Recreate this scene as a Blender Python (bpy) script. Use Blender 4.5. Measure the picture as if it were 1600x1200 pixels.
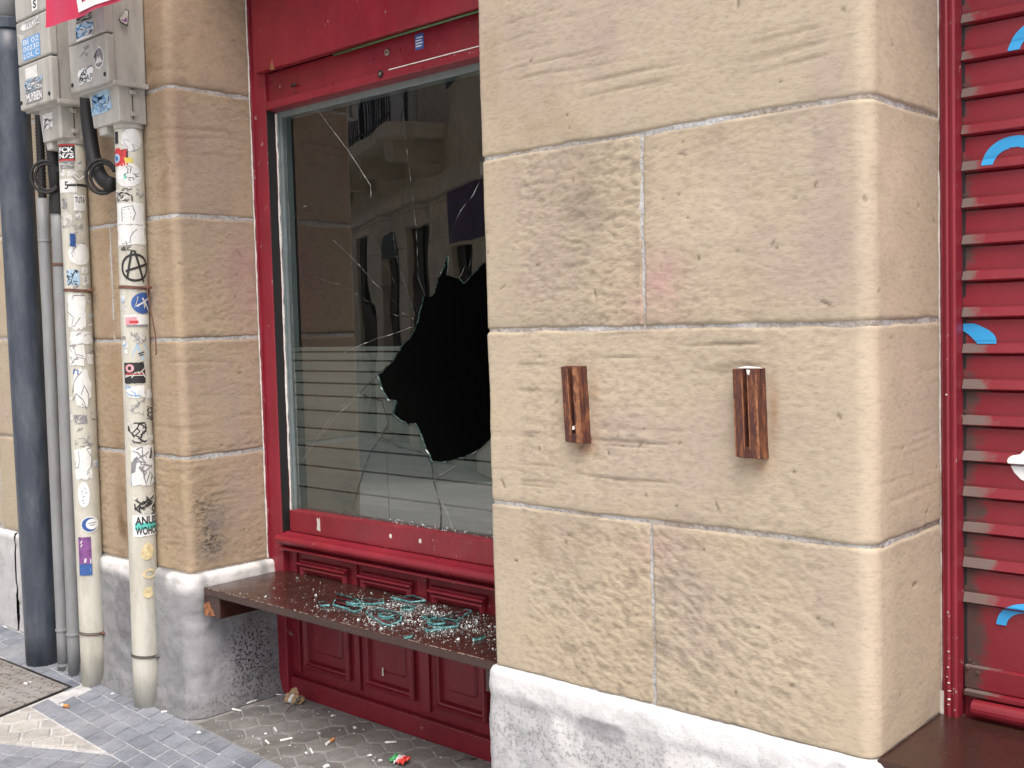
import bpy, math, random
import numpy as np
from mathutils import Vector, Matrix
from mathutils.geometry import tessellate_polygon

for o in list(bpy.data.objects): bpy.data.objects.remove(o, do_unlink=True)
S = bpy.context.scene
COL = S.collection
R_ = math.radians
rnd = random.Random(7)

# ------------------------------------------------------------------ camera
EYE = Vector((0, 0, 1.55))
yaw, pitch, roll = R_(42.067), R_(3.181), R_(-1.542)
fw = Vector((-math.sin(yaw)*math.cos(pitch), math.cos(yaw)*math.cos(pitch), -math.sin(pitch)))
rt = Vector((math.cos(yaw), math.sin(yaw), 0)); up = rt.cross(fw)
rt2 = math.cos(roll)*rt + math.sin(roll)*up; up2 = -math.sin(roll)*rt + math.cos(roll)*up
cd = bpy.data.cameras.new('camera'); cam = bpy.data.objects.new('camera', cd); COL.objects.link(cam)
cam.matrix_world = Matrix(((rt2.x, up2.x, -fw.x, EYE.x), (rt2.y, up2.y, -fw.y, EYE.y), (rt2.z, up2.z, -fw.z, EYE.z), (0, 0, 0, 1)))
cd.sensor_fit = 'HORIZONTAL'; cd.sensor_width = 36; cd.lens = 1706.6/1600*36
cd.clip_start = .05; cd.clip_end = 1000
S.camera = cam

# ------------------------------------------------------------------ sky and sun
SUN_AZ = (.72, -.69); SUN_EL = R_(60)      # bright haze, light from the open street at the right
W = bpy.data.worlds.new('World'); S.world = W; W.use_nodes = True
wn = W.node_tree; wn.nodes.clear()
sky = wn.nodes.new('ShaderNodeTexSky'); sky.sky_type = 'NISHITA'; sky.sun_disc = False
sky.sun_elevation = SUN_EL; sky.sun_rotation = math.atan2(SUN_AZ[0], SUN_AZ[1])
sky.air_density = 1.0; sky.dust_density = 6.0; sky.ozone_density = 1.0
bg = wn.nodes.new('ShaderNodeBackground'); bg.inputs[1].default_value = .15
wo = wn.nodes.new('ShaderNodeOutputWorld')
wn.links.new(sky.outputs[0], bg.inputs[0]); wn.links.new(bg.outputs[0], wo.inputs[0])
sl = bpy.data.lights.new('sun', 'SUN'); sl.energy = 1.5; sl.angle = R_(40); sl.color = (1, .985, .955)
sun = bpy.data.objects.new('sun', sl); COL.objects.link(sun)
hz = math.hypot(*SUN_AZ)
to_sun = Vector((SUN_AZ[0]/hz*math.cos(SUN_EL), SUN_AZ[1]/hz*math.cos(SUN_EL), math.sin(SUN_EL)))
sun.rotation_euler = to_sun.to_track_quat('Z', 'Y').to_euler(); sun.location = (0, 0, 12)
S.view_settings.view_transform = 'Standard'; S.view_settings.look = 'None'
S.view_settings.gamma = 1; S.view_settings.exposure = 0.58
S.view_settings.use_curve_mapping = False
S.cycles.max_bounces = 7; S.cycles.diffuse_bounces = 3; S.cycles.glossy_bounces = 4; S.cycles.transparent_max_bounces = 10
S.render.resolution_x = 1024; S.render.resolution_y = 768

# ------------------------------------------------------------------ numpy noise
def vnoise(x, y, seed=0):
    xi = np.floor(x).astype(np.int64); yi = np.floor(y).astype(np.int64)
    fx = x-xi; fy = y-yi; fx = fx*fx*(3-2*fx); fy = fy*fy*(3-2*fy)
    def h(a, b):
        n = (a*374761393 + b*668265263 + seed*974634777) & 0xffffffff
        n = ((n ^ (n >> 13))*1274126177) & 0xffffffff
        n = ((n ^ (n >> 16))*2246822519) & 0xffffffff
        return ((n ^ (n >> 15)) & 0xffff)/65535.
    a = h(xi, yi); b = h(xi+1, yi); c = h(xi, yi+1); d = h(xi+1, yi+1)
    return (a+(b-a)*fx)*(1-fy) + (c+(d-c)*fx)*fy
def fbm(x, y, seed=0, octv=4):
    t = 0; a = .5; s = 0
    for k in range(octv):
        t = t + a*vnoise(x*2**k, y*2**k, seed+k*17); s += a; a *= .5
    return t/s*2-1
def sstep(a, b, x):
    t = np.clip((x-a)/(b-a), 0, 1); return t*t*(3-2*t)

# ------------------------------------------------------------------ materials
class NT:
    def __init__(s, name):
        s.m = bpy.data.materials.new(name); s.m.use_nodes = True; s.t = s.m.node_tree
        s.b = s.t.nodes['Principled BSDF']; s.out = s.t.nodes['Material Output']
    def n(s, typ, **kw):
        nd = s.t.nodes.new('ShaderNode'+typ)
        for k, v in kw.items(): setattr(nd, k, v)
        return nd
    def l(s, a, b): s.t.links.new(a, b)
    def pos(s, sc=(1, 1, 1), rot=(0, 0, 0)):
        g = s.n('NewGeometry'); mp = s.n('Mapping'); mp.inputs['Scale'].default_value = sc; mp.inputs['Rotation'].default_value = rot
        s.l(g.outputs['Position'], mp.inputs[0]); return mp.outputs[0]
    def noise(s, scale, detail=4, rough=.55, sc=(1, 1, 1), dist=0):
        nd = s.n('TexNoise'); nd.inputs['Scale'].default_value = scale; nd.inputs['Detail'].default_value = detail
        nd.inputs['Roughness'].default_value = rough; nd.inputs['Distortion'].default_value = dist
        s.l(s.pos(sc), nd.inputs['Vector']); return nd.outputs[0]
    def ramp(s, fac, stops):
        nd = s.n('ValToRGB'); els = nd.color_ramp.elements
        while len(els) < len(stops): els.new(.5)
        for e_, (p, c) in zip(els, stops):
            e_.position = p; e_.color = (c, c, c, 1) if not isinstance(c, tuple) else (*c, 1)
        s.l(fac, nd.inputs[0]); return nd.outputs[0]
    def mix(s, fac, a, b, blend='MIX'):
        nd = s.n('Mix', data_type='RGBA', blend_type=blend)
        for sock, v in ((nd.inputs[0], fac), (nd.inputs[6], a), (nd.inputs[7], b)):
            if isinstance(v, (int, float)): sock.default_value = v
            elif isinstance(v, tuple): sock.default_value = (*v, 1)
            else: s.l(v, sock)
        return nd.outputs[2]
    def math(s, op, a, b=0.):
        nd = s.n('Math', operation=op)
        for sock, v in zip(nd.inputs, (a, b)):
            if isinstance(v, (int, float)): sock.default_value = v
            else: s.l(v, sock)
        return nd.outputs[0]
    def attr(s, name, fac=False):
        nd = s.n('Attribute', attribute_name=name); return nd.outputs['Fac' if fac else 'Color']
    def bump(s, h, dist=.003, strength=.6, prev=None):
        nd = s.n('Bump'); nd.inputs['Distance'].default_value = dist; nd.inputs['Strength'].default_value = strength
        s.l(h, nd.inputs['Height'])
        if prev is not None: s.l(prev, nd.inputs['Normal'])
        return nd.outputs[0]
    def fin(s, col=None, rough=.7, normal=None, spec=.5, metal=0):
        if col is not None:
            if isinstance(col, tuple): s.b.inputs['Base Color'].default_value = (*col, 1)
            else: s.l(col, s.b.inputs['Base Color'])
        if isinstance(rough, (int, float)): s.b.inputs['Roughness'].default_value = rough
        else: s.l(rough, s.b.inputs['Roughness'])
        s.b.inputs['Specular IOR Level'].default_value = spec; s.b.inputs['Metallic'].default_value = metal
        if normal is not None: s.l(normal, s.b.inputs['Normal'])
        return s.m

def mat_stone():
    k = NT('sandstone_paint')
    c = k.attr('Col'); rg = k.attr('rgh', True)
    n1 = k.noise(60, 4, .7, (.8, .8, 2.1))
    c = k.mix(1, c, k.ramp(n1, [(.28, .80), (.5, 1.0), (.74, 1.07)]), 'MULTIPLY')
    n2 = k.noise(190, 2, .6)
    sm = k.math('MULTIPLY', k.attr('soot', True), k.ramp(n1, [(.46, 0.), (.56, 1.)]))
    c = k.mix(sm, c, (.035, .033, .031))
    h = k.math('ADD', k.math('MULTIPLY', n1, rg), k.math('MULTIPLY', n2, .16))
    return k.fin(c, .85, k.bump(h, .0032, .75), .22)
def mat_plaster():
    k = NT('plinth_render')
    c = k.attr('Col'); n1 = k.noise(14, 6, .72)
    c = k.mix(1, c, k.ramp(n1, [(.3, .78), (.5, 1.), (.72, 1.08)]), 'MULTIPLY')
    n2 = k.noise(95, 3, .65)
    sm = k.math('MULTIPLY', k.attr('soot', True), k.ramp(n2, [(.54, 0.), (.60, 1.)]))
    c = k.mix(sm, c, (.04, .04, .043))
    h = k.math('SUBTRACT', k.math('ADD', n1, k.math('MULTIPLY', n2, .35)), k.math('MULTIPLY', sm, .6))
    return k.fin(c, .85, k.bump(h, .006, .8), .25)
def mat_mortar():
    k = NT('mortar'); n = k.noise(75, 3, .7)
    c = k.ramp(k.noise(5, 4), [(.30, (.30, .245, .195)), (.42, (.40, .365, .33)), (.54, (.46, .455, .45)), (.72, (.54, .54, .545))])
    c = k.mix(1, c, k.ramp(n, [(.3, .62), (.6, 1.06)]), 'MULTIPLY')
    return k.fin(c, .9, k.bump(n, .008, .9), .2)
def mat_paint(name, col, rough=.38, chips=.0, grime=None, bumpd=.0012, var=.14):
    k = NT(name)
    c = k.mix(k.ramp(k.noise(5, 4, .6), [(.3, 0.), (.7, 1.)]), tuple(v*(1-var) for v in col), tuple(min(1, v*(1+var)) for v in col))
    st = k.noise(6, 3, .6, (6, 6, .5)); c = k.mix(1, c, k.ramp(st, [(.3, .90), (.6, 1.02)]), 'MULTIPLY')
    if chips:
        ch = k.ramp(k.noise(26, 5, .75), [(.70-chips*.06, 0.), (.715-chips*.06, 1.)])
        c = k.mix(k.math('MULTIPLY', ch, .75), c, (.42, .37, .34))
    rr = k.ramp(k.noise(14, 3), [(.3, rough*.8), (.7, rough*1.3)])
    h = k.math('ADD', k.noise(40, 3, .6, (1, 1, .3)), k.math('MULTIPLY', k.noise(150, 2), .3))
    return k.fin(c, rr, k.bump(h, bumpd, .5), .5)
def mat_plain(name, col, rough=.6, var=.12, scale=18, metal=0, bumpd=.001, spec=.5):
    k = NT(name); n = k.noise(scale, 4, .65)
    c = k.mix(k.ramp(n, [(.3, 0.), (.7, 1.)]), tuple(v*(1-var) for v in col), tuple(min(1, v*(1+var)) for v in col))
    return k.fin(c, rough, k.bump(n, bumpd, .4), spec, metal)
def mat_pipe(name, col, dirt, rough=.45, dstr=.5):
    k = NT(name)
    c = k.mix(k.ramp(k.noise(6, 5, .7, (2, 2, .6)), [(.42, 0.), (.68, dstr)]), col, dirt)
    sp = k.ramp(k.noise(60, 3, .7), [(.66, 0.), (.74, .6)]); c = k.mix(sp, c, tuple(v*.5 for v in dirt))
    return k.fin(c, rough, k.bump(k.noise(25, 3), .0015, .4), .5)
def mat_tile(name, c0, c1, rough=.6):
    k = NT(name); oi = k.n('ObjectInfo')
    c = k.mix(oi.outputs['Random'], c0, c1)
    c = k.mix(1, c, k.ramp(k.noise(12, 5, .7), [(.28, .66), (.5, 1.), (.75, 1.2)]), 'MULTIPLY')
    c = k.mix(k.ramp(k.noise(1.6, 5, .65), [(.44, 0.), (.68, .6)]), c, (.38, .38, .39))
    c = k.mix(1, c, k.ramp(k.noise(120, 2), [(.3, .82), (.7, 1.12)]), 'MULTIPLY')
    return k.fin(c, rough, k.bump(k.noise(70, 4, .7), .003, .6), .4)
def mat_glass(name, tint, boost=1.0, wav=True):
    k = NT(name); k.t.nodes.remove(k.b)
    g = k.n('NewGeometry'); dt = k.n('VectorMath', operation='DOT_PRODUCT')
    k.l(g.outputs['Normal'], dt.inputs[0]); k.l(g.outputs['Incoming'], dt.inputs[1])
    c = k.math('SUBTRACT', 1., k.math('ABSOLUTE', dt.outputs['Value']))
    r = k.math('ADD', .043, k.math('MULTIPLY', .957, k.math('POWER', c, 5.)))
    r2 = k.math('MULTIPLY', k.math('DIVIDE', k.math('MULTIPLY', r, 2.), k.math('ADD', 1., r)), boost)
    tr = k.n('BsdfTransparent'); tr.inputs[0].default_value = (*tint, 1)
    gl = k.n('BsdfGlossy'); gl.inputs['Roughness'].default_value = .0; gl.inputs['Color'].default_value = (1, 1, 1, 1)
    if wav:
        k.l(k.bump(k.noise(3.0, 2, .5, (1, 1, .5)), .004, .35), gl.inputs['Normal'])
    mx = k.n('MixShader'); k.l(r2, mx.inputs[0]); k.l(tr.outputs[0], mx.inputs[1]); k.l(gl.outputs[0], mx.inputs[2])
    k.l(mx.outputs[0], k.out.inputs[0]); return k.m
def mat_film():
    k = NT('frosted_film')
    n = k.noise(8, 3, .6, (.4, 1, 6))
    c = k.ramp(n, [(.3, (.115, .118, .110)), (.7, (.14, .143, .134))])
    return k.fin(c, .55, None, .2)
def mat_shutter():
    k = NT('shutter_red'); g = k.n('NewGeometry'); sp = k.n('SeparateXYZ'); k.l(g.outputs['Position'], sp.inputs[0])
    c = k.mix(k.ramp(k.noise(4, 4), [(.3, 0.), (.7, 1.)]), (.17, .013, .022), (.215, .016, .027))
    # ground-in dirt along the guide, where no brush reaches
    e_ = k.math('ADD', k.math('MULTIPLY', k.math('ADD', sp.outputs[0], .975), 16.), k.math('MULTIPLY', k.math('SUBTRACT', k.noise(13, 4, .65, (1, 1, 1.2)), .5), 3.0))
    low = k.math('MULTIPLY', k.math('SUBTRACT', 1.15, sp.outputs[2]), .55)
    nz = k.n('SeparateXYZ'); k.l(g.outputs['True Normal'], nz.inputs[0])
    ledge = k.ramp(nz.outputs[2], [(.25, 0.), (.4, .55)])              # dust settles on the sloping lips
    dm = k.ramp(k.math('SUBTRACT', k.math('SUBTRACT', e_, low), ledge), [(.0, 1.), (.55, 0.)])
    c = k.mix(k.math('MULTIPLY', dm, .88), c, k.mix(ledge, (.06, .045, .038), (.20, .175, .155)))
    return k.fin(c, k.ramp(dm, [(0., .36), (1., .8)]), k.bump(k.noise(30, 4, .6), .002, .5), .45)

MS = mat_stone(); MPL = mat_plaster(); MMO = mat_mortar()
RED = mat_paint('red_gloss_paint', (.20, .014, .025), .33, .5)
REDW = mat_paint('red_worn_paint', (.23, .016, .031), .42, 1.0)
REDD = mat_paint('red_panel_paint', (.19, .013, .023), .40, .5)
BROWN = mat_paint('brown_bench_paint', (.042, .018, .014), .24, .0, bumpd=.0008)
def mat_brack():
    k = NT('flaky_bracket_paint'); n = k.noise(38, 5, .75, (1.6, 1.6, .5))
    c = k.ramp(n, [(.40, (.060, .024, .020)), (.52, (.095, .034, .024)), (.60, (.19, .07, .03)), (.70, (.27, .12, .05))])
    return k.fin(c, .6, k.bump(n, .003, .7), .35)
BRACK = mat_brack()
RAWW = mat_plain('raw_wood', (.24, .10, .045), .8, .55, 55, bumpd=.003)
WORNE = mat_plain('worn_edge_wood', (.17, .12, .095), .7, .35, 60)
BLACK = mat_plain('black_rubber', (.012, .012, .013), .6)
DARKM = mat_plain('dark_metal', (.035, .03, .03), .45, metal=.6)
WHITEP = mat_plain('white_putty', (.62, .60, .57), .8, .25, 40, bumpd=.003)
PALEF = mat_plain('pale_aluminium', (.17, .205, .21), .4, metal=.1)
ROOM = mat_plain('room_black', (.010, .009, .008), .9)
GLASS = mat_glass('window_glass', (.78, .85, .83), 1.5)     # reflection boosted beyond a real pane's, to brighten the mirrored street
SHARD = mat_glass('shard_glass', (.62, .86, .84), 1.5, False)
def mat_rim(name, teal, lo):
    k = NT(name); n = k.noise(70, 3, .7)
    c = k.ramp(n, [(.36, lo), (.50, tuple(v*.5 for v in teal)), (.60, teal), (.72, (.55, .66, .65))])
    return k.fin(c, .15, None, .8)
RIM = mat_rim('glass_edge', (.20, .56, .58), (.05, .22, .23))
RIM2 = mat_rim('pane_edge', (.10, .20, .19), (.015, .025, .025))
CRKW = mat_plain('crack_bright', (.34, .36, .34), .2, .6, 60, spec=1)
CRKD = mat_plain('crack_dark', (.015, .018, .018), .4)
FILM = mat_film()
CRUMB = mat_plain('glass_crumb', (.62, .70, .70), .25, .2, 90, spec=.8)
PIPEW = mat_pipe('cream_pvc', (.55, .54, .475), (.32, .30, .25), .42, .7)
PIPEG = mat_pipe('grey_steel', (.25, .26, .27), (.13, .13, .13), .5)
PIPEB = mat_pipe('blue_grey_paint', (.040, .052, .075), (.16, .175, .20), .40, .45)
BOXM = mat_pipe('grey_polyester', (.43, .42, .39), (.25, .24, .22), .5, .7)
RUST = mat_plain('rusty_steel', (.13, .06, .04), .8, .4, 70, bumpd=.003)
WIRE = mat_plain('grey_wire', (.12, .11, .10), .5, metal=.5)
SHUT = mat_shutter()
BLUEP = mat_plain('blue_print', (.03, .30, .62), .4, .05)
WHITE = mat_plain('white_print', (.78, .79, .80), .5, .05)
PAPER = mat_plain('sticker_paper', (.66, .67, .66), .6, .10, 40)
PAPER2 = mat_plain('sticker_faded', (.50, .49, .45), .6, .22, 40)
INK = mat_plain('black_ink', (.018, .018, .02), .5)
INKG = mat_plain('grey_ink', (.20, .20, .22), .6, .3)
STRED = mat_plain('sticker_red', (.50, .035, .04), .5)
STBLUE = mat_plain('sticker_blue', (.035, .095, .30), .5)
STPB = mat_plain('sticker_pale_blue', (.33, .48, .62), .6, .2, 60)
STSKY = mat_plain('sticker_sky', (.16, .34, .62), .6, .15, 60)
STTEAL = mat_plain('sticker_teal', (.10, .52, .46), .5, .2, 60)
STYEL = mat_plain('sticker_yellow', (.62, .52, .10), .5)
STYEL2 = mat_plain('glue_rest', (.62, .52, .30), .8, .3, 50)
STPUR = mat_plain('sticker_purple', (.20, .07, .24), .5, .5, 40)
STPINK = mat_plain('sticker_pink', (.60, .30, .34), .6, .3, 60)
STGREY = mat_plain('sticker_grey', (.20, .20, .21), .6, .3, 60)
GREEN = mat_plain('green_trim', (.06, .13, .05), .5)
BRASS = mat_plain('lock_metal', (.38, .33, .27), .4, metal=.7)
BANNER = mat_plain('banner_red', (.52, .03, .075), .35, .1, 4)
TILE = mat_tile('grey_tile', (.165, .18, .215), (.235, .255, .295))
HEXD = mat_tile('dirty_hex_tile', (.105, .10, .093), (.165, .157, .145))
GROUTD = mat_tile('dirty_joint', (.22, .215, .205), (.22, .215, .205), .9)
HEXW = mat_tile('pale_hex_tile', (.34, .33, .305), (.45, .43, .40))
GROUT = mat_tile('joint_sand', (.50, .50, .50), (.50, .50, .50), .9)
PLATE = mat_tile('cover_plate_cast', (.23, .215, .20), (.23, .215, .20))
ASPH = mat_tile('street_paving', (.62, .62, .60), (.62, .62, .60))
WALLU = mat_plain('upper_stone', (.42, .34, .24), .85, .15, 3)
OPPS = mat_plain('opposite_stone', (.68, .63, .53), .85, .2, 4)
OPPD = mat_plain('opposite_dark', (.03, .027, .025), .4)
OPPW = mat_plain('opposite_white', (.70, .70, .68), .6)
IRON = mat_plain('railing_iron', (.02, .022, .03), .5)
POST = mat_plain('poster_purple', (.09, .05, .14), .5, .6, 6)
ORANGE = mat_plain('filter_orange', (.62, .25, .07), .8)
CARD = mat_plain('crumpled_card', (.34, .23, .13), .8, .3, 60)
GREENW = mat_plain('wrapper_green', (.05, .34, .10), .35)
REDWR = mat_plain('wrapper_red', (.62, .05, .04), .35)

# ------------------------------------------------------------------ object helpers
def thing(name, label, cat, loc=(0, 0, 0), group=None):
    o = bpy.data.objects.new(name, None); COL.objects.link(o); o.location = loc; o.empty_display_size = .1
    tag(o, label, cat, group); return o
def tag(o, label=None, cat=None, group=None, kind=None):
    if label: o['label'] = label
    if cat: o['category'] = cat
    if group: o['group'] = group
    if kind: o['kind'] = kind
    return o
def rootloc(o):
    while o.parent: o = o.parent
    return np.array(o.location)
def mesh(name, V, F, mat, parent=None, loc=None, smooth=False, bevel=0, col=None, rgh=None, seg=2, soot=None):
    """V in world coordinates; the object's origin is its thing's base"""
    V = np.asarray(V, dtype=float).reshape(-1, 3)
    base = rootloc(parent) if parent is not None else np.array(loc if loc is not None else (0, 0, 0))
    me = bpy.data.meshes.new(name); me.from_pydata((V-base).tolist(), [], [tuple(int(i) for i in f) for f in F])
    if col is not None:
        a = me.color_attributes.new('Col', 'FLOAT_COLOR', 'POINT')
        c4 = np.ones((len(V), 4)); c4[:, :3] = col; a.data.foreach_set('color', c4.ravel())
    if rgh is not None:
        a = me.attributes.new('rgh', 'FLOAT', 'POINT'); a.data.foreach_set('value', np.asarray(rgh, dtype=float).ravel())
    if soot is not None:
        a = me.attributes.new('soot', 'FLOAT', 'POINT'); a.data.foreach_set('value', np.asarray(soot, dtype=float).ravel())
    mats = mat if isinstance(mat, (list, tuple)) else [mat]
    for m in mats: me.materials.append(m)
    if smooth: me.polygons.foreach_set('use_smooth', [True]*len(me.polygons))
    me.update()
    o = bpy.data.objects.new(name, me); COL.objects.link(o)
    if parent is not None: o.parent = parent
    else: o.location = base
    if bevel:
        b = o.modifiers.new('bevel', 'BEVEL'); b.width = bevel; b.segments = seg; b.limit_method = 'ANGLE'; b.angle_limit = R_(40)
    return o
class MB:
    def __init__(s): s.V = []; s.F = []; s.M = []
    def add(s, V, F, m=0):
        k = len(s.V); s.V += [tuple(map(float, v)) for v in V]; s.F += [tuple(int(i)+k for i in f) for f in F]; s.M += [m]*len(F); return s
    def box(s, x0, x1, y0, y1, z0, z1, m=0):
        V = [(x, y, z) for x in (x0, x1) for y in (y0, y1) for z in (z0, z1)]
        return s.add(V, [(0, 1, 3, 2), (4, 6, 7, 5), (0, 4, 5, 1), (2, 3, 7, 6), (0, 2, 6, 4), (1, 5, 7, 3)], m)
    def prism(s, poly, f0, f1, m=0):
        """poly of 2D points mapped by f0 and f1 to the two ends"""
        n = len(poly); V = [f0(*p) for p in poly]+[f1(*p) for p in poly]
        F = [tuple(range(n))[::-1], tuple(range(n, 2*n))]+[(i, (i+1) % n, (i+1) % n+n, i+n) for i in range(n)]
        return s.add(V, F, m)
    def tube(s, pts, r, n=10, m=0, cap=True):
        P = [Vector(p) for p in pts]; rs = r if isinstance(r, (list, tuple)) else [r]*len(P)
        V = []; pu = None
        for i, p in enumerate(P):
            t = (P[min(i+1, len(P)-1)]-P[max(i-1, 0)]).normalized()
            if pu is None:
                a = Vector((0, 0, 1)) if abs(t.z) < .9 else Vector((1, 0, 0)); pu = (a-t*a.dot(t)).normalized()
            else: pu = (pu-t*pu.dot(t)).normalized()
            w = t.cross(pu)
            for k in range(n):
                an = 2*math.pi*k/n; V.append(p+rs[i]*(math.cos(an)*pu+math.sin(an)*w))
        F = [(i*n+k, i*n+(k+1) % n, (i+1)*n+(k+1) % n, (i+1)*n+k) for i in range(len(P)-1) for k in range(n)]
        if cap: F += [tuple(range(n))[::-1], tuple(range((len(P)-1)*n, len(P)*n))]
        return s.add(V, F, m)
    def build(s, name, mat, parent=None, **kw):
        o = mesh(name, s.V, s.F, mat, parent, **kw)
        if isinstance(mat, (list, tuple)) and len(mat) > 1: o.data.polygons.foreach_set('material_index', s.M)
        return o
def boxp(name, d, mat, parent, bevel=.003, **kw): return MB().box(*d).build(name, mat, parent, bevel=bevel, **kw)
def copy_obj(o, parent=None):
    c = o.copy(); COL.objects.link(c); c.parent = parent; return c

# ------------------------------------------------------------------ ground
g = mesh('street', [(-150, -150, -.03), (150, -150, -.03), (150, 150, -.03), (-150, 150, -.03)], [(0, 1, 2, 3)], ASPH); tag(g, kind='structure')
pav = mesh('pavement', [(-9, -.6, -.0045), (4, -.6, -.0045), (4, 2.9, -.0045), (-9, 2.9, -.0045), (-9, -.6, -.03), (4, -.6, -.03)],
           [(0, 1, 2, 3), (4, 5, 1, 0)], GROUT); tag(pav, kind='structure')
rf = mesh('recess_floor', [(-3.86, 2.285, -.0036), (-2.2, 2.19, -.0036), (-2.2, 2.78, -.0036), (-3.86, 2.78, -.0036)], [(0, 1, 2, 3)], GROUTD); tag(rf, kind='structure')
def clip(poly, a, b):
    """keep the side left of a->b"""
    out = []; n = len(poly)
    f = lambda p: (b[0]-a[0])*(p[1]-a[1])-(b[1]-a[1])*(p[0]-a[0])
    for i in range(n):
        p, q = poly[i], poly[(i+1) % n]; fp, fq = f(p), f(q)
        if fp >= 0: out.append(p)
        if fp*fq < 0:
            t = fp/(fp-fq); out.append((p[0]+t*(q[0]-p[0]), p[1]+t*(q[1]-p[1])))
    return out
def area(p): return .5*abs(sum(p[i][0]*p[(i+1) % len(p)][1]-p[(i+1) % len(p)][0]*p[i][1] for i in range(len(p))))
tile_cache = {}; tile_n = {}
def tile(poly, mat, name='tile', top=.0, key=None, gap=.0035, parent=None):
    par = parent or pav
    if area(poly) < .0009: return
    cx = sum(p[0] for p in poly)/len(poly); cy = sum(p[1] for p in poly)/len(poly)
    tile_n[par.name] = tile_n.get(par.name, 0)+1
    dz = rnd.uniform(-.0012, .0012)
    tilt = (rnd.uniform(-.006, .006), rnd.uniform(-.006, .006), 0)
    if key and key in tile_cache:
        o = copy_obj(tile_cache[key], par)
    else:
        def ins(d):
            r = []
            for p in poly:
                vx, vy = p[0]-cx, p[1]-cy; L = math.hypot(vx, vy); r.append((vx*(1-d/L), vy*(1-d/L)))
            return r
        a = ins(gap); b = ins(gap); c = ins(gap+.005); n = len(poly)
        V = [(x, y, -.012) for x, y in a]+[(x, y, top-.003) for x, y in b]+[(x, y, top) for x, y in c]
        F = [(i, (i+1) % n, n+(i+1) % n, n+i) for i in range(n)]+[(n+i, n+(i+1) % n, 2*n+(i+1) % n, 2*n+i) for i in range(n)]+[tuple(range(2*n, 3*n))]
        me = bpy.data.meshes.new(name); me.from_pydata(V, [], F); me.materials.append(mat); me.update()
        o = bpy.data.objects.new(name, me); COL.objects.link(o); o.parent = par
        if key: tile_cache[key] = o
    o.location = (cx, cy, dz); o.rotation_euler = tilt
    return o
SL = -.06                                             # slope of the long joints
def strip_y(k, x): return 1.935+.0905*k+SL*(x+4)
# strip of small slanted tiles along the building line
PR = ((-4.644, 2.19), (.31, -.95))                    # right edge of the cover plate
def left_of_plate(x, y): return x < -4.644+(2.19-y)*.326+.02 and y < 2.2
for k in range(4):
    for i in range(-14, 15):
        x0 = -4.0+i*.109-.40*.0905*k-.02*(k % 2); w = .109
        lo = lambda x: (x, strip_y(k, x)); hi = lambda x: (x-.038, strip_y(k+1, x-.038))
        poly = [lo(x0), lo(x0+w), hi(x0+w), hi(x0)]
        cx = sum(p[0] for p in poly)/4; cy = sum(p[1] for p in poly)/4
        if cx > -2.55: continue
        if left_of_plate(cx-.05, cy): continue
        if cx < -4.6 and k < 2: continue
        tile(poly, TILE, key=('s', k))
for k in range(4, 6):                                  # rows that run on to the recessed wall at the far left
    for i in range(-24, -8):
        x0 = -4.0+i*.109-.04*k; poly = [(x0, strip_y(k, -5)), (x0+.109, strip_y(k, -5)), (x0+.071, strip_y(k+1, -5)), (x0-.038, strip_y(k+1, -5))]
        if sum(p[1] for p in poly)/4 < 2.45: tile(poly, TILE, key=('f', k))
for k in range(2, 4):
    for i in range(-24, -14):
        x0 = -4.0+i*.109-.04*k; poly = [(x0, strip_y(k, -5)), (x0+.109, strip_y(k, -5)), (x0+.071, strip_y(k+1, -5)), (x0-.038, strip_y(k+1, -5))]
        if sum(p[1] for p in poly)/4 > 2.2: tile(poly, TILE, key=('f', k))
# strip that follows the street, turned some 25 degrees
e1 = (.906, .423); e2 = (-.423, .906); O2 = (-4.22, 1.712)
L0, L1 = (-5.2, strip_y(0, -5.2)-.002), (-2.4, strip_y(0, -2.4)-.002)
for j in range(1, 5):
    for i in range(-5, 9):
        c_ = lambda a, b: (O2[0]+e1[0]*.112*a-e2[0]*.089*b, O2[1]+e1[1]*.112*a-e2[1]*.089*b)
        poly = [c_(i, j), c_(i+1, j), c_(i+1, j-1), c_(i, j-1)]
        q = clip(poly, L1, L0)
        if len(q) > 2: tile(q, TILE, key=('r',) if abs(area(q)-.112*.089) < 1e-6 else None)
# hexagonal tiles: cells of one lattice, clipped by the fields they fill
A_, C_ = (.125, -.014), (.052, .094)
def hexcell(cx, cy):
    poly = [(cx-.2, cy-.2), (cx+.2, cy-.2), (cx+.2, cy+.2), (cx-.2, cy+.2)]
    for m, n in ((1, 0), (-1, 0), (0, 1), (0, -1), (1, -1), (-1, 1)):
        vx, vy = A_[0]*m+C_[0]*n, A_[1]*m+C_[1]*n
        mx, my = cx+vx/2, cy+vy/2
        poly = clip(poly, (mx+vy, my-vx), (mx-vy, my+vx)) if ((mx-vy-mx-vy)*(cy-my+vx)-(my+vx-my+vx)*(cx-mx-vy)) >= 0 else clip(poly, (mx-vy, my+vx), (mx+vy, my-vx))
    return poly
def hexfield(c0, m0, m1, n0, n1, region, mat, tag_, gap):
    full = area(hexcell(0, 0))
    for m in range(m0, m1):
        for n in range(n0, n1):
            cx, cy = c0[0]+A_[0]*m+C_[0]*n, c0[1]+A_[1]*m+C_[1]*n
            q = hexcell(cx, cy)
            for a, b in zip(region, region[1:]+region[:1]):
                q = clip(q, a, b)
                if len(q) < 3: break
            if len(q) > 2: tile(q, mat, 'hex_tile', key=(tag_,) if abs(area(q)-full) < 1e-7 else None, gap=gap)
hexfield((-3.726, 2.52), -5, 16, -6, 8, [(-3.80, strip_y(4, -3.80)+.004), (-2.50, strip_y(4, -2.5)+.004), (-2.50, 2.74), (-3.80, 2.74)], HEXD, 'hd', .005)
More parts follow.
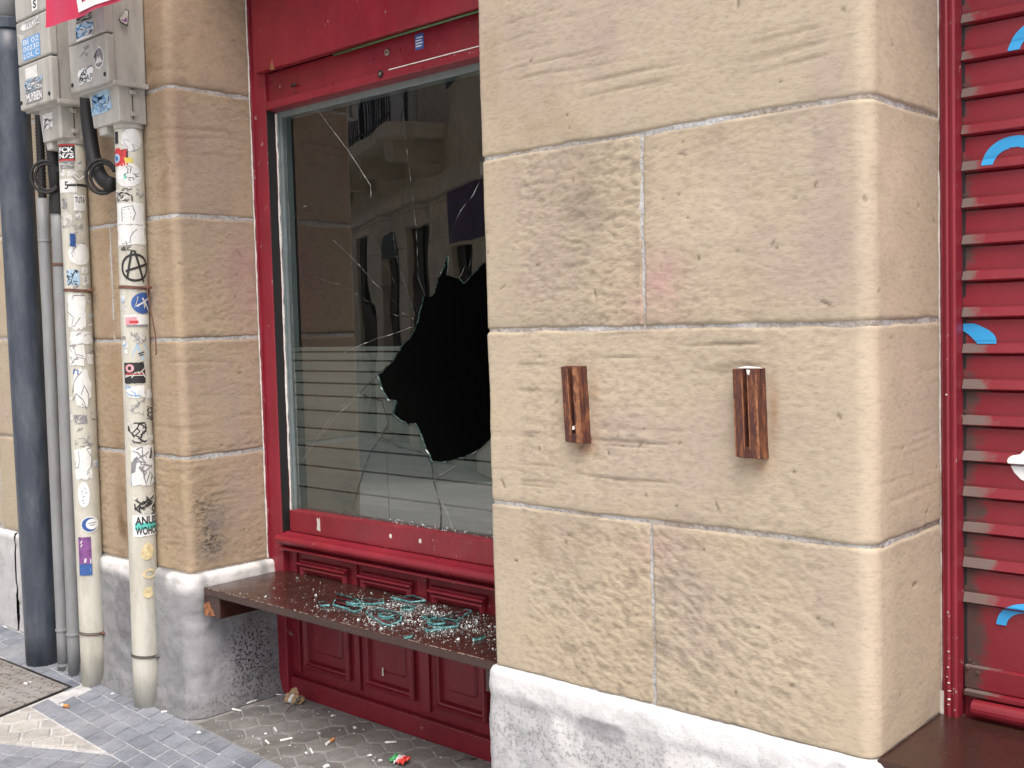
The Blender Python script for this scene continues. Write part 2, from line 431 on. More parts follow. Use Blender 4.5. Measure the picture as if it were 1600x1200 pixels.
hexfield((-4.332, 1.851), -5, 8, -8, 6, [(-4.56, 1.963), (-4.43, 1.60), (-3.835, 1.918)], HEXW, 'hw', .007)
# utility cover with raised treads
cp = thing('utility_cover', 'worn rectangular cast utility cover with zigzag treads, sunk in the pavement', 'cover', (-5.1, 1.9, 0))
def pl(u, v): return (-4.652-u*1.0+v*.31, 2.185-u*.02-v*.95)
MB().prism([pl(0, 0), pl(0, .8), pl(.8, .8), pl(.8, 0)], lambda x, y: (x, y, -.02), lambda x, y: (x, y, .001)).build('plate', PLATE, cp)
mb = MB()
for (u0, u1, v0, v1) in ((-.012, 0, -.012, .8), (0, .8, -.012, 0)):
    mb.prism([pl(u0, v0), pl(u0, v1), pl(u1, v1), pl(u1, v0)], lambda x, y: (x, y, -.02), lambda x, y: (x, y, .003))
mb.build('edge_frame', DARKM, cp)
src = None
for i in range(16):
    for j in range(11):
        u, v = .03+i*.05, .03+j*.07+(.02 if i % 2 else 0)
        if u > .78 or v > .76: continue
        if .25 < v < .52 and .12 < u < .5: continue
        if src is None:
            m = MB(); q = [(-.026, -.008), (-.002, .006), (.024, -.004), (.026, .004), (0, .016), (-.026, .0)]
            m.prism(q, lambda x, y: (x, y, 0), lambda x, y: (x, y, .007)); me = bpy.data.meshes.new('tread'); me.from_pydata(m.V, [], m.F); me.materials.append(PLATE)
            src = bpy.data.objects.new('tread', me); COL.objects.link(src); src.parent = cp; o = src
        else: o = copy_obj(src, cp)
        x, y = pl(u, v); o.location = (x+5.1, y-1.9, .0005); o.rotation_euler = (0, 0, rnd.uniform(-.15, .15))

# ------------------------------------------------------------------ stone piers
def plan_path(pts, rad):
    P = [np.array(p, dtype=float) for p in pts]; out = [P[0]]
    for i in range(1, len(P)-1):
        a = P[i-1]-P[i]; b = P[i+1]-P[i]; a /= np.linalg.norm(a); b /= np.linalg.norm(b); r = rad[i-1]
        c = P[i]+(a+b)*r
        for k in range(9):
            t = k/8*math.pi/2; out.append(c-b*r*math.cos(t)-a*r*math.sin(t))
    out.append(P[-1]); out = np.array(out)
    d = np.linalg.norm(np.diff(out, axis=0), axis=1); s = np.concatenate([[0], np.cumsum(d)])
    return out, s
def path_eval(path, s):
    P, S_ = path
    x = np.interp(s, S_, P[:, 0]); y = np.interp(s, S_, P[:, 1]); h = .004
    dx = np.interp(s+h, S_, P[:, 0])-np.interp(s-h, S_, P[:, 0]); dy = np.interp(s+h, S_, P[:, 1])-np.interp(s-h, S_, P[:, 1])
    L = np.hypot(dx, dy)+1e-9
    return x, y, dy/L, -dx/L
def grid_faces(nu, nv):
    i, j = np.meshgrid(np.arange(nu-1), np.arange(nv-1), indexing='ij'); a = (i*nv+j).ravel()
    return np.stack([a, a+nv, a+nv+1, a+1], 1).tolist()
STONE0 = np.array((.425, .360, .270))
def block(path, s0, s1, z0, z1, parent, seed, stains=(), tint=1.0, res=.0048, margin=None, rough=1.0, relief=1.0, wob=.0032, soot=(), dirn=0., scratch=0., gouges=0):
    ns = max(6, int((s1-s0)/res)); nz = max(6, int((z1-z0)/res))
    u = np.concatenate([[0], np.linspace(0, 1, ns), [1]]); v = np.concatenate([[0], np.linspace(0, 1, nz), [1]])
    U, Vv = np.meshgrid(u, v, indexing='ij')
    s = s0+(s1-s0)*U; z = z0+(z1-z0)*Vv
    z = z+wob*fbm(s*14, s*0+seed, seed, 4)*(1-Vv)+wob*fbm(s*14, s*0+seed+9, seed+5, 4)*Vv
    s = s+wob*fbm(z*14, z*0+3, seed+2, 4)*(1-U)+wob*fbm(z*14, z*0+8, seed+4, 4)*U
    e_ = np.minimum(np.minimum(U*(s1-s0), (1-U)*(s1-s0)), np.minimum(Vv*(z1-z0), (1-Vv)*(z1-z0)))
    wE = np.clip(.005+.009*fbm(s*13, z*13, seed+31, 3), .0015, .02)
    off = -.0052*np.clip(1-e_/wE, 0, 1)**1.6
    x, y, nx, ny = path_eval(path, s)
    mg = np.ones_like(s)
    if margin: mg = sstep(margin[0], margin[0]+.035, s+.03*fbm(s*8, z*8, seed+3, 3))*(1-sstep(margin[1]-.035, margin[1], s+.03*fbm(s*8, z*8, seed+6, 3)))
    patch = sstep(-.35, .35, fbm(s*3.2, z*3.2, seed+40, 3))
    rg = (.12+.88*mg*(.42+.58*patch))*rough
    zr = z+dirn*s+.012*fbm(s*7, z*7, seed+60, 3)
    tool = .55*fbm(s*34, zr*80, seed+12, 2)+.45*fbm(s*70, zr*135, seed+13, 2)
    tool = np.sign(tool)*np.abs(tool)**.8
    off = off+np.maximum(relief*(.0036*fbm(s*4.5, z*4.5, seed+11, 4)+rg*.0031*tool), -.0031)
    dark = np.zeros_like(s)
    if scratch:
        q = fbm(s*2.2, z*95+2.0*fbm(s*3, z*3, seed+71, 2), seed+70, 2); w = sstep(.20, .55, q)*sstep(-.35, .25, fbm(s*4, z*6, seed+72, 3))
        off -= scratch*.0030*w*(.3+.7*mg); dark += scratch*.35*w*mg
    rg_ = random.Random(seed)
    for k in range(gouges):
        gs, gz = rg_.uniform(s0+.04, s1-.04), rg_.uniform(z0+.03, z1-.03); L = rg_.choice((.003, .0035, .004, .004, .006, .008, .014)); a = rg_.uniform(0, 3.1); wd = rg_.uniform(.0022, .0036)
        ds, dz = s-gs, z-gz; al = ds*math.cos(a)+dz*math.sin(a); ac = -ds*math.sin(a)+dz*math.cos(a)
        w = np.exp(-(al/L)**4-(ac/wd)**2); off -= .005*w; dark = np.maximum(dark, .75*w)
    off = np.where(e_ > .02, np.maximum(off, -.0035), off)
    off[0, :] = -.03; off[-1, :] = -.03; off[:, 0] = -.03; off[:, -1] = -.03
    X = x+nx*off; Y = y+ny*off
    col = np.ones(s.shape+(3,))*STONE0*tint
    col *= (1+.07*fbm(s*4, z*4, seed+50, 4)+.05*fbm(s*1.5, z*1.5, seed+53, 2))[..., None]
    pk_ = sstep(.05, .6, fbm(s*2.6, z*2.6, seed+54, 3))[..., None]*.30; col = col*(1-pk_)+np.array(MAUVE)*tint*pk_
    yl_ = sstep(.05, .6, fbm(s*3.1, z*3.1, seed+57, 3))[..., None]*.35; col = col*(1-yl_)+np.array((.455, .37, .255))*tint*yl_
    edge = np.clip(1-e_/.045, 0, 1)*sstep(-.3, .5, fbm(s*10, z*10, seed+51, 3)); col *= (1-.16*edge)[..., None]
    col *= (1-.30*np.clip(-tool*rg*1.7, 0, 1))[..., None]
    for (cx, cy, cz, rx, ry, rz, c, st, ns_) in stains:
        d2 = ((x-cx)/rx)**2+((y-cy)/ry)**2+((z-cz)/rz)**2
        w = np.clip(st*np.exp(-d2*1.3)*(1-ns_+ns_*2*sstep(-.45, .55, fbm(s*14, z*14, seed*3+int(cz*100), 4))), 0, 1)
        col = col*(1-w[..., None])+np.array(c)*w[..., None]
    col = col*(1-dark[..., None])+np.array((.12, .09, .065))*dark[..., None]
    so = np.zeros_like(s)
    for (cx, cy, cz, rx, ry, rz, st) in soot: so = np.maximum(so, st*np.exp(-(((x-cx)/rx)**2+((y-cy)/ry)**2+((z-cz)/rz)**2))*(.55+.45*fbm(s*18, z*18, seed+80, 3)))
    Vt = np.stack([X, Y, z], -1).reshape(-1, 3)
    return mesh('stone_block', Vt, grid_faces(len(u), len(v)), MS, parent, smooth=True, col=col.reshape(-1, 3), rgh=(.35+.65*rg).ravel(), soot=np.clip(so, 0, 1).ravel())
def core(path, z0, z1, parent, off=-.0042):
    s = np.arange(0, path[1][-1], .012); z = np.arange(z0, z1, .012)
    Sg, Z = np.meshgrid(s, z, indexing='ij'); x, y, nx, ny = path_eval(path, Sg)
    o = np.minimum(-.0046+.0030*fbm(Sg*16, Z*60, 77, 3), -.0037)
    return mesh('mortar', np.stack([x+nx*o, y+ny*o, Z], -1).reshape(-1, 3), grid_faces(len(s), len(z)), MMO, parent, smooth=True)
def plinth(path, prof, parent, seed, paint, res=.009, bumps=.004, soot=None):
    zs = np.array([p[0] for p in prof]); os_ = np.array([p[1] for p in prof])
    cum = np.concatenate([[0], np.cumsum(np.hypot(np.diff(zs), np.diff(os_)))]); t = np.linspace(0, cum[-1], int(cum[-1]/res))
    z = np.interp(t, cum, zs); of = np.interp(t, cum, os_)
    s = np.arange(0, path[1][-1]+res/2, res); Sg, T = np.meshgrid(s, np.arange(len(t)), indexing='ij')
    Z = z[T]; O = of[T]; x, y, nx, ny = path_eval(path, Sg)
    O = O+bumps*fbm(Sg*6, Z*7, seed, 4)+.0032*fbm(Sg*26, Z*26, seed+9, 4)-.005*sstep(.25, .6, fbm(Sg*9, Z*9, seed+19, 4))
    X = x+nx*O; Y = y+ny*O; Zw = Z+.003*fbm(Sg*7, Z*2, seed+4, 3)*(Z > .05)
    return mesh('plinth', np.stack([X, Y, Zw], -1).reshape(-1, 3), grid_faces(len(s), len(t)), MPL, parent, smooth=True, col=paint(X, Y, Z, Sg).reshape(-1, 3), soot=(soot(X, Y, Z) if soot else np.zeros_like(X)).ravel())

MAUVE = (.34, .27, .24); PINK = (.42, .27, .24); BRN = (.27, .19, .115); DRK = (.20, .16, .125); PALE = (.56, .47, .36); SOOT = (.05, .048, .045)
# ---- wide right pier
FR = 2.34
pr = thing('stone_pier', 'wide sandstone pier with two slotted brown brackets, between broken window and red shutter', 'pier', (-1.62, 2.5, 0))
pathR = plan_path([(-2.21, 2.80), (-2.21, FR), (-1.03, FR), (-1.03, 2.75)], (.014, .042))
LR = pathR[1][-1]
def sx(X): return .46-.014*.43+(X+2.21)          # path length at X on the front face (approx.)
core(pathR, .45, 3.25, pr)
g2 = .008
stR = [(-1.86, FR, 1.86, .11, .1, .16, DRK, .38, .7), (-1.13, FR, 1.85, .06, .1, .26, MAUVE, .75, .5), (-1.20, FR, 1.68, .22, .1, .12, MAUVE, .45, .5),
       (-1.60, FR, 1.62, .09, .1, .12, PINK, .5, .6), (-1.57, FR, 1.68, .05, .1, .05, (.42, .25, .225), .5, .6), (-1.75, FR, 2.32, .30, .1, .16, MAUVE, .42, .6),
       (-2.00, FR, 1.70, .12, .1, .14, MAUVE, .35, .6), (-1.97, FR, 2.12, .2, .1, .08, BRN, .22, .8), (-2.14, FR, 2.30, .10, .1, .3, BRN, .25, .5), (-1.45, FR, 1.80, .16, .1, .12, PALE, .35, .4),
       (-1.95, FR, .92, .22, .1, .07, BRN, .25, .7), (-1.62, FR, .96, .12, .1, .06, PINK, .28, .7), (-1.02, FR+.1, 1.9, .05, .2, .6, PALE, .5, .4), (-1.04, FR+.04, .85, .05, .07, .34, PALE, .7, .3), (-1.04, FR+.04, 1.3, .05, .05, .34, PALE, .45, .3),
       (-1.885, FR, 1.31, .035, .1, .13, (.26, .155, .08), .55, .6), (-1.355, FR, 1.31, .035, .1, .13, (.26, .155, .08), .55, .6), (-1.845, FR, 1.21, .035, .1, .03, (.30, .15, .07), .6, .5), (-1.31, FR, 1.20, .035, .1, .03, (.30, .15, .07), .55, .5), (-1.81, FR, 1.33, .018, .1, .10, (.30, .17, .09), .5, .5), (-1.275, FR, 1.31, .016, .1, .11, (.30, .17, .09), .5, .5), (-1.55, FR, 1.28, .35, .1, .07, MAUVE, .25, .7)]
mgR = (sx(-2.10), sx(-1.11))
g2 = .0045
block(pathR, 0, LR, 2.54, 3.25, pr, 3, stR, margin=mgR, rough=.4, res=.02)
block(pathR, 0, LR, 2.03+g2, 2.54-g2, pr, 5, stR, .98, margin=mgR, rough=.34, scratch=.8, gouges=16)
block(pathR, 0, sx(-1.645)-g2*.7, 1.53+g2, 2.03-g2, pr, 8, stR, .96, margin=(mgR[0], 9), rough=.95, relief=1.1, gouges=14)
block(pathR, sx(-1.645)+g2*.7, LR, 1.53+g2, 2.03-g2, pr, 12, stR, 1.0, margin=(-9, mgR[1]), rough=.75, gouges=16)
block(pathR, 0, LR, 1.022+g2, 1.53-g2, pr, 15, stR, 1.03, margin=mgR, rough=.62, scratch=1.5, gouges=26)
block(pathR, 0, sx(-1.637)-g2*.7, .53+g2*.6, 1.022-g2, pr, 21, stR, 1.01, margin=(mgR[0], 9), rough=1.15, dirn=.25, gouges=8)
block(pathR, sx(-1.637)+g2*.7, LR, .53+g2*.6, 1.022-g2, pr, 26, stR, 1.05, margin=(-9, mgR[1]), rough=1.15, dirn=.3, gouges=8)
def paintR(X, Y, Z, Sg):
    c = np.ones(X.shape+(3,))*np.array((.46, .46, .465))
    n = fbm(Sg*5, Z*6, 90, 4); top = sstep(.44, .47, Z+.02*n)
    c = c*(1-top[..., None])+np.array((.61, .615, .62))*top[..., None]
    w = sstep(.0, .25, fbm(Sg*8, Z*9, 93, 4)); c = c*(1-.6*(w*(1-top))[..., None])+np.array((.66, .66, .665))*.6*(w*(1-top))[..., None]
    g_ = np.exp(-(((X+2.06)/.10)**2+((Z-.30)/.12)**2)*1.2); c = c*(1-g_[..., None])+np.array((.38, .39, .40))*g_[..., None]
    g_ = sstep(.5, .7, np.exp(-(((X+1.80)/.10)**4+((Z-.435+.25*(X+1.8)*0)/.03)**4))); c = c*(1-g_[..., None])+np.array((.33, .33, .34))*g_[..., None]
    return c
plinth(pathR, [(.532, -.012), (.530, .012), (.518, .022), (.47, .027), (.44, .022), (.38, .026), (.1, .028), (.0, .034)], pr, 61, paintR, bumps=.007, soot=lambda X, Y, Z: .35*np.exp(-((Z-.35)/.12)**2)*np.ones_like(X))
# ---- left pier, the pipes stand before it
plft = thing('stone_pier', 'left sandstone pier behind the white pipes, sooty at its lower window corner', 'pier', (-4.4, 2.5, 0))
pathL = plan_path([(-4.95, 2.60), (-4.95, FR), (-3.88, FR), (-3.88, 2.76)], (.02, .035))
LL = pathL[1][-1]
def sl_(X): return .26-.01+(X+4.95)
core(pathL, .45, 3.25, plft)
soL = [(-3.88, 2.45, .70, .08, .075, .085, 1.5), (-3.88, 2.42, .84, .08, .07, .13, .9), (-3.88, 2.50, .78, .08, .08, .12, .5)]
stL = [(-3.88, 2.45, .74, .06, .10, .13, (.22, .19, .17), .6, .8), (-3.9, 2.5, 2.2, .1, .16, .28, MAUVE, .5, .5), (-3.88, 2.66, 1.75, .1, .12, .22, (.36, .22, .21), .6, .4),
       (-3.95, FR, 2.15, .05, .1, .45, BRN, .62, .5), (-3.95, FR, 1.55, .06, .1, .4, (.33, .24, .14), .5, .5), (-3.98, FR, .85, .1, .1, .3, (.30, .215, .13), .55, .4), (-4.40, FR, .82, .06, .1, .30, (.15, .10, .06), .75, .6),
       (-4.42, FR, 1.6, .1, .1, .8, (.30, .20, .115), .5, .5), (-4.02, FR, 2.55, .06, .1, .3, BRN, .55, .6), (-3.88, 2.36, 2.3, .08, .05, .3, (.33, .22, .17), .5, .5), (-3.88, 2.55, 1.3, .1, .2, .2, MAUVE, .35, .5), (-3.88, 2.6, .85, .1, .1, .25, MAUVE, .5, .5)]
LT = np.array((1.0, .925, .87))
zs = (.572, 1.045, 1.52, 2.012, 2.515, 3.25)
for i in range(5):
    if i == 2:
        block(pathL, 0, sl_(-4.40)-.005, zs[i]+.006, zs[i+1]-.006, plft, 31, stL, .86*LT, .010, rough=.7)
        block(pathL, sl_(-4.40)+.005, LL, zs[i]+.006, zs[i+1]-.006, plft, 33, stL, .92*LT, .006, rough=.7, scratch=.4, gouges=8)
    else: block(pathL, 0, LL, zs[i]+.006, zs[i+1]-.006, plft, 35+i, stL, (.93, .90, .9, .90, .97)[i]*LT, .006 if i < 4 else .012, rough=.7, scratch=.5, gouges=9, soot=soL if i == 0 else ())
def paintL(X, Y, Z, Sg):
    c = np.ones(X.shape+(3,))*np.array((.265, .27, .28))
    n = fbm(Sg*5, Z*6, 190, 4); top = sstep(.49, .54, Z+.04*n)*sstep(-.5, .1, fbm(Sg*7, Z*0+2, 195, 3))
    c = c*(1-top[..., None])+np.array((.62, .615, .61))*top[..., None]
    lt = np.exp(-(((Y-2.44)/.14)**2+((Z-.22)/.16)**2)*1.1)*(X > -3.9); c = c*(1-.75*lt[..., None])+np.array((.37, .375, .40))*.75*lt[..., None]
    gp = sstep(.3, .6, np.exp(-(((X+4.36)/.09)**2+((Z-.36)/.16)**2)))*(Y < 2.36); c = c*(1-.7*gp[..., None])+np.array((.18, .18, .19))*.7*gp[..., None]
    wet = 1-sstep(.0, .09, Z+.03*n); c *= (1-.35*wet)[..., None]
    return c
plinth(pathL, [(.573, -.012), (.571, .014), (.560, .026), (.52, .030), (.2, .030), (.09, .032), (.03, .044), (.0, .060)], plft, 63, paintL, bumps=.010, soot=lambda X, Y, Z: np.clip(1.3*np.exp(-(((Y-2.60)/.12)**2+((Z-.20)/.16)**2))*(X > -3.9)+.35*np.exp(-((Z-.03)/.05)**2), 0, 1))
# ---- recessed wall beyond the blue pipe
pw = thing('stone_wall', 'smooth pale stone wall behind the blue downpipe at the far left', 'wall', (-6.9, 2.5, 0))
pathW = plan_path([(-9.0, 2.475), (-4.90, 2.475)], ())
core(pathW, .40, 3.25, pw)
for i, (a, b) in enumerate(zip((.522, 1.026, 1.54, 2.067, 2.6), (1.026, 1.54, 2.067, 2.6, 3.25))):
    cut = 2.6 if i % 2 else 3.05
    block(pathW, 0, cut-.003, a+.003, b-.003, pw, 70+i, (), 1.0, .03, rough=.25, wob=.001)
    block(pathW, cut+.003, 4.1, a+.003, b-.003, pw, 80+i, (), 1.02, .012, rough=.25, wob=.001)
def paintW(X, Y, Z, Sg):
    n = fbm(Sg*5, Z*6, 290, 4); top = sstep(.49, .50, Z)
    return np.ones(X.shape+(3,))*np.array((.50, .50, .51))*(1+.12*n)[..., None]*(1+.35*top)[..., None]
pathW1 = plan_path([(-9.0, 2.475), (-5.775, 2.475)], ()); pathW2 = plan_path([(-5.768, 2.475), (-4.9, 2.475)], ())
plinth(pathW1, [(.52, -.01), (.52, .008), (.505, .016), (.3, .018), (0, .02)], pw, 65, paintW, .02, .002)
plinth(pathW2, [(.512, -.01), (.512, .004), (.50, .012), (.3, .014), (0, .016)], pw, 66, paintW, .012, .003)
# ---- the house over it all, and the dark shop
bd = thing('building', 'upper storeys of the sandstone house over the shopfront', 'building', (-2.5, 6, 0))
MB().box(-24, 4, 2.36, 10, 3.25, 8.8).box(-24, -4.05, 2.63, 10, 0, 3.25).box(-2.12, -1.10, 2.86, 10, 0, 3.25).box(-4.05, 4, 6.7, 10, 0, 3.25).box(-1.10, 4, 2.98, 6.7, 0, 3.25).box(.75, 4, 2.36, 2.98, 0, 3.25).build('wall', WALLU, bd)
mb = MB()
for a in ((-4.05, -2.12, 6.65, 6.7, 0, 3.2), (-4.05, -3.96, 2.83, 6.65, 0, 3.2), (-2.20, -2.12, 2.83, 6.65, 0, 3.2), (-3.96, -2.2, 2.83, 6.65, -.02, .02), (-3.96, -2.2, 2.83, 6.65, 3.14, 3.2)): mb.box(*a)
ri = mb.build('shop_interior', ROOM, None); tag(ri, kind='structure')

# ------------------------------------------------------------------ shopfront
sf = thing('shopfront', 'dark red painted wooden shopfront around the smashed display window', 'shopfront', (-3.03, 2.78, 0))
def ragged_strip(name, x0, x1, y, z0, z1, mat, parent, seed, amp, axis='x'):
    z = np.arange(z0, z1, .008); n = fbm(z*22, z*0, seed, 4); n2 = fbm(z*15, z*0+5, seed+3, 4)
    a = x0+amp*n2*.4; b = x1+amp*n
    V = []; 
    for zi, ai, bi in zip(z, a, b):
        bi = max(bi, ai+.0008)
        V += [(ai, y, zi), ((ai+bi)/2, y-.003, zi), (bi, y+.0005, zi)] if axis == 'x' else [(y, ai, zi), (y+.003, (ai+bi)/2, zi), (y-.0005, bi, zi)]
    F = [(3*i+k, 3*i+k+1, 3*i+k+4, 3*i+k+3) for i in range(len(z)-1) for k in (0, 1)]
    return mesh(name, V, F, mat, parent)
boxp('jamb', (-3.882, -3.79, 2.728, 2.83, .0, 3.24), REDW, sf, .004)
boxp('jamb', (-2.30, -2.20, 2.728, 2.83, .0, 3.24), REDW, sf, .004)
ragged_strip('paint_edge', 2.716, 2.732, -3.8755, .58, 3.2, REDW, sf, 14, .008, 'y')
ragged_strip('paint_edge', 2.709, 2.716, -3.8765, .58, 3.2, WHITEP, sf, 15, .006, 'y')
fa = boxp('fascia', (-3.80, -2.212, 2.685, 2.72, 2.598, 3.24), RED, sf, .004)
mb = MB(); mb.prism([(-3.69, 2.595), (-3.66, 2.592), (-3.668, 2.612), (-3.672, 2.632), (-3.682, 2.615)], lambda x, z: (x, 2.686, z), lambda x, z: (x, 2.6825, z)); mb.build('paint_chip', RAWW, fa)
MB().tube([(-3.32, 2.712, 2.591), (-3.0, 2.708, 2.593), (-2.215, 2.70, 2.594)], .0045, 8).build('green_trim', GREEN, sf, smooth=True)
rb = boxp('roller_box', (-3.79, -2.212, 2.742, 2.83, 2.487, 2.605), RED, sf, .004)
boxp('box_lip', (-3.79, -2.212, 2.722, 2.80, 2.452, 2.486), RED, sf, .005)
mb = MB(); mb.box(-3.02, -2.214, 2.7195, 2.7225, 2.4835, 2.4865); mb.build('edge_wear_glint', WHITEP, sf)  # thin white strip, a painted highlight along the lip's upper edge
MB().tube([(-3.046, 2.7425, 2.555), (-3.046, 2.736, 2.555)], .013, 20).build('lock', BRASS, rb, smooth=False, bevel=.001)
MB().box(-3.054, -3.038, 2.7352, 2.737, 2.5535, 2.5565).build('keyhole', INK, rb)
for x_, z_ in ((-2.978, 2.553), (-3.125, 2.547)): MB().tube([(x_, 2.743, z_), (x_, 2.738, z_)], .0045, 10).build('rivet', RED, rb)
mb = MB(); t_ = [(-3.064+.010*math.cos(k*math.pi/8), 2.720, 2.478+.010*math.sin(k*math.pi/8)) for k in range(17)]; mb.tube(t_, .0045, 8, cap=False); mb.build('lock_ring', DARKM, sf, smooth=True)
MB().tube([(-3.064, 2.723, 2.478), (-3.064, 2.716, 2.478)], .0055, 12).build('lock_pin', BRASS, sf)
MB().tube([(-3.62, 2.742, 2.528), (-3.61, 2.728, 2.526), (-3.575, 2.722, 2.522)], .005, 8).build('bolt', DARKM, sf, smooth=True)
stk = boxp('sticker', (-2.897, -2.853, 2.7405, 2.7425, 2.535, 2.590), STBLUE, rb, 0)
for k in range(4): MB().box(-2.893+.004*(k == 0), -2.857-.006*(k % 2), 2.7398, 2.7404, 2.575-k*.010, 2.579-k*.010).build('print_line', PAPER, stk)
# left side of the window opening: guide slot, putty, aluminium
boxp('guide_slot', (-3.792, -3.786, 2.731, 2.768, .70, 2.455), BLACK, sf, 0)
ragged_strip('putty', 2.770, 2.781, -3.7855, .78, 2.45, WHITEP, sf, 18, .007, 'y')
boxp('window_frame', (-3.788, -3.770, 2.787, 2.84, .78, 2.46), PALEF, sf, .002)
boxp('window_frame', (-3.788, -3.780, 2.7805, 2.7865, .78, 2.46), PALEF, sf, .001)
boxp('window_frame', (-3.788, -2.30, 2.786, 2.84, 2.428, 2.46), PALEF, sf, .002)
boxp('window_frame', (-2.33, -2.30, 2.784, 2.84, .78, 2.46), PALEF, sf, .002)
boxp('bottom_rail', (-3.768, -2.30, 2.752, 2.84, .700, .790), RED, sf, .004)
for x_, w_, h_ in ((-3.572, .011, .028), (-3.13, .007, .009), (-2.965, .007, .009)):
    nn_ = 10; mb = MB(); q = [(x_+w_*math.cos(k*2*math.pi/nn_)*(1 if h_ < .02 else 1), .750+.006*(h_ > .02)+h_*math.sin(k*2*math.pi/nn_)) for k in range(nn_)]
    if h_ > .02: q = [(x_-w_, .725), (x_+w_, .722), (x_+w_*.9, .778), (x_+.2*w_, .770), (x_-w_*.8, .776), (x_-w_*.6, .75)]
    mb.prism(q, lambda x, z: (x, 2.7525, z), lambda x, z: (x, 2.7508, z)); mb.build('paint_chip', WHITEP if h_ < .02 else PAPER2, sf)
def extr(name, prof, x0, x1, mat, parent, smooth=False):
    mb = MB(); mb.prism(prof, lambda y, z: (x0, y, z), lambda y, z: (x1, y, z)); return mb.build(name, mat, parent, bevel=.002)
arc = lambda cy, cz, r, a0, a1, n=7: [(cy+r*math.cos(R_(a0+(a1-a0)*k/n)), cz+r*math.sin(R_(a0+(a1-a0)*k/n))) for k in range(n+1)]
extr('sill_moulding', [(2.80, .699), (2.748, .699), (2.728, .692)]+arc(2.705, .674, .018, 75, 265)+[(2.712, .650), (2.80, .650)], -3.79, -2.30, RED, sf)
extr('sill_moulding', [(2.80, .6495), (2.735, .6495), (2.725, .640)]+arc(2.712, .634, .007, 80, 270, 5)+[(2.735, .622), (2.80, .618)], -3.79, -2.30, RED, sf)
boxp('base_panel', (-3.79, -2.30, 2.768, 2.83, .03, .6175), REDD, sf, 0)
boxp('skirting', (-3.79, -2.30, 2.742, 2.80, -.005, .078), REDD, sf, .006)
for xa, xb in ((-3.788, -3.735), (-3.375, -3.345), (-2.995, -2.945), (-2.605, -2.575)):
    boxp('stile', (xa, xb, 2.755, 2.775, .10, .617), REDD, sf, .003)
for xa, xb in ((-3.705, -3.405), (-3.315, -3.025), (-2.915, -2.645), (-2.545, -2.32)):
    p = MB()
    mo = [(2.77, 0), (2.752, 0), (2.744, .006), (2.742, .014), (2.750, .020), (2.752, .027), (2.77, .034)]
    # four mitred sides of the panel moulding
    z0, z1 = .128, .565
    def ring(t): return [(xa+t, z0+t), (xb-t, z0+t), (xb-t, z1-t), (xa+t, z1-t)]
    V = [(c[0], y, c[1]) for y, t in mo for c in ring(t)]; F = []
    for i in range(len(mo)-1):
        for k in range(4): F.append((i*4+k, i*4+(k+1) % 4, (i+1)*4+(k+1) % 4, (i+1)*4+k))
    p.add(V, F); o = p.build('panel_moulding', REDD, sf)
    boxp('panel_field', (xa+.060, xb-.060, 2.758, 2.775, z0+.075, z1-.06), REDD, sf, .012, seg=1)
    extr('panel_ledge', [(2.772, .5652), (2.738, .5652), (2.733, .571), (2.735, .577), (2.748, .580), (2.751, .586), (2.772, .590)], xa-.006, xb+.006, RED, sf)
mb = MB(); mb.prism([(-3.03, .19), (-3.02, .192), (-3.021, .225), (-3.028, .222)], lambda x, z: (x-.18, 2.7545, z), lambda x, z: (x-.18, 2.7535, z)); mb.build('paint_chip', WHITEP, sf)

# ------------------------------------------------------------------ the broken pane
HOLE = [(-2.64, 1.766), (-2.745, 1.696), (-2.764, 1.713), (-2.79, 1.722), (-2.831, 1.73), (-2.82, 1.805), (-2.86, 1.74), (-2.897, 1.673), (-2.913, 1.657), (-2.956, 1.659), (-2.965, 1.63), (-2.981, 1.598), (-2.99, 1.57), (-3.012, 1.534), (-3.065, 1.489), (-3.10, 1.456), (-3.138, 1.418), (-3.18, 1.395), (-3.227, 1.363), (-3.195, 1.294), (-3.167, 1.266), (-3.121, 1.264), (-3.135, 1.24), (-3.147, 1.216), (-3.10, 1.19), (-3.057, 1.169), (-3.052, 1.181), (-3.023, 1.184), (-2.981, 1.116), (-2.941, 1.045), (-2.88, 1.047), (-2.824, 1.056), (-2.77, 1.07), (-2.719, 1.089), (-2.638, 1.141), (-2.53, 1.251), (-2.478, 1.473), (-2.528, 1.737)]
_h = []
for a, b in zip(HOLE, HOLE[1:]+HOLE[:1]):
    L = math.hypot(b[0]-a[0], b[1]-a[1]); n = max(1, int(L/.022)); _h.append(a)
    for k in range(1, n):
        t = k/n; j = rnd.uniform(-.005, .005); _h.append((a[0]+(b[0]-a[0])*t-(b[1]-a[1])/L*j, a[1]+(b[1]-a[1])*t+(b[0]-a[0])/L*j))
HOLE = _h
gp = thing('window_pane', 'large shop window pane with a jagged hole and cracks', 'window', (-3.03, 2.8, .77))
GX0, GX1, GZ0, GZ1, GY = -3.782, -2.305, .775, 2.445, 2.797
rim0 = HOLE
outer = [(GX0, GZ0), (GX1, GZ0), (GX1, GZ1), (GX0, GZ1)]
allp = outer+HOLE
tri = tessellate_polygon([[Vector((x, z, 0)) for x, z in outer], [Vector((x, z, 0)) for x, z in HOLE]])
mesh('glass', [(x, GY, z) for x, z in allp], tri, GLASS, gp)
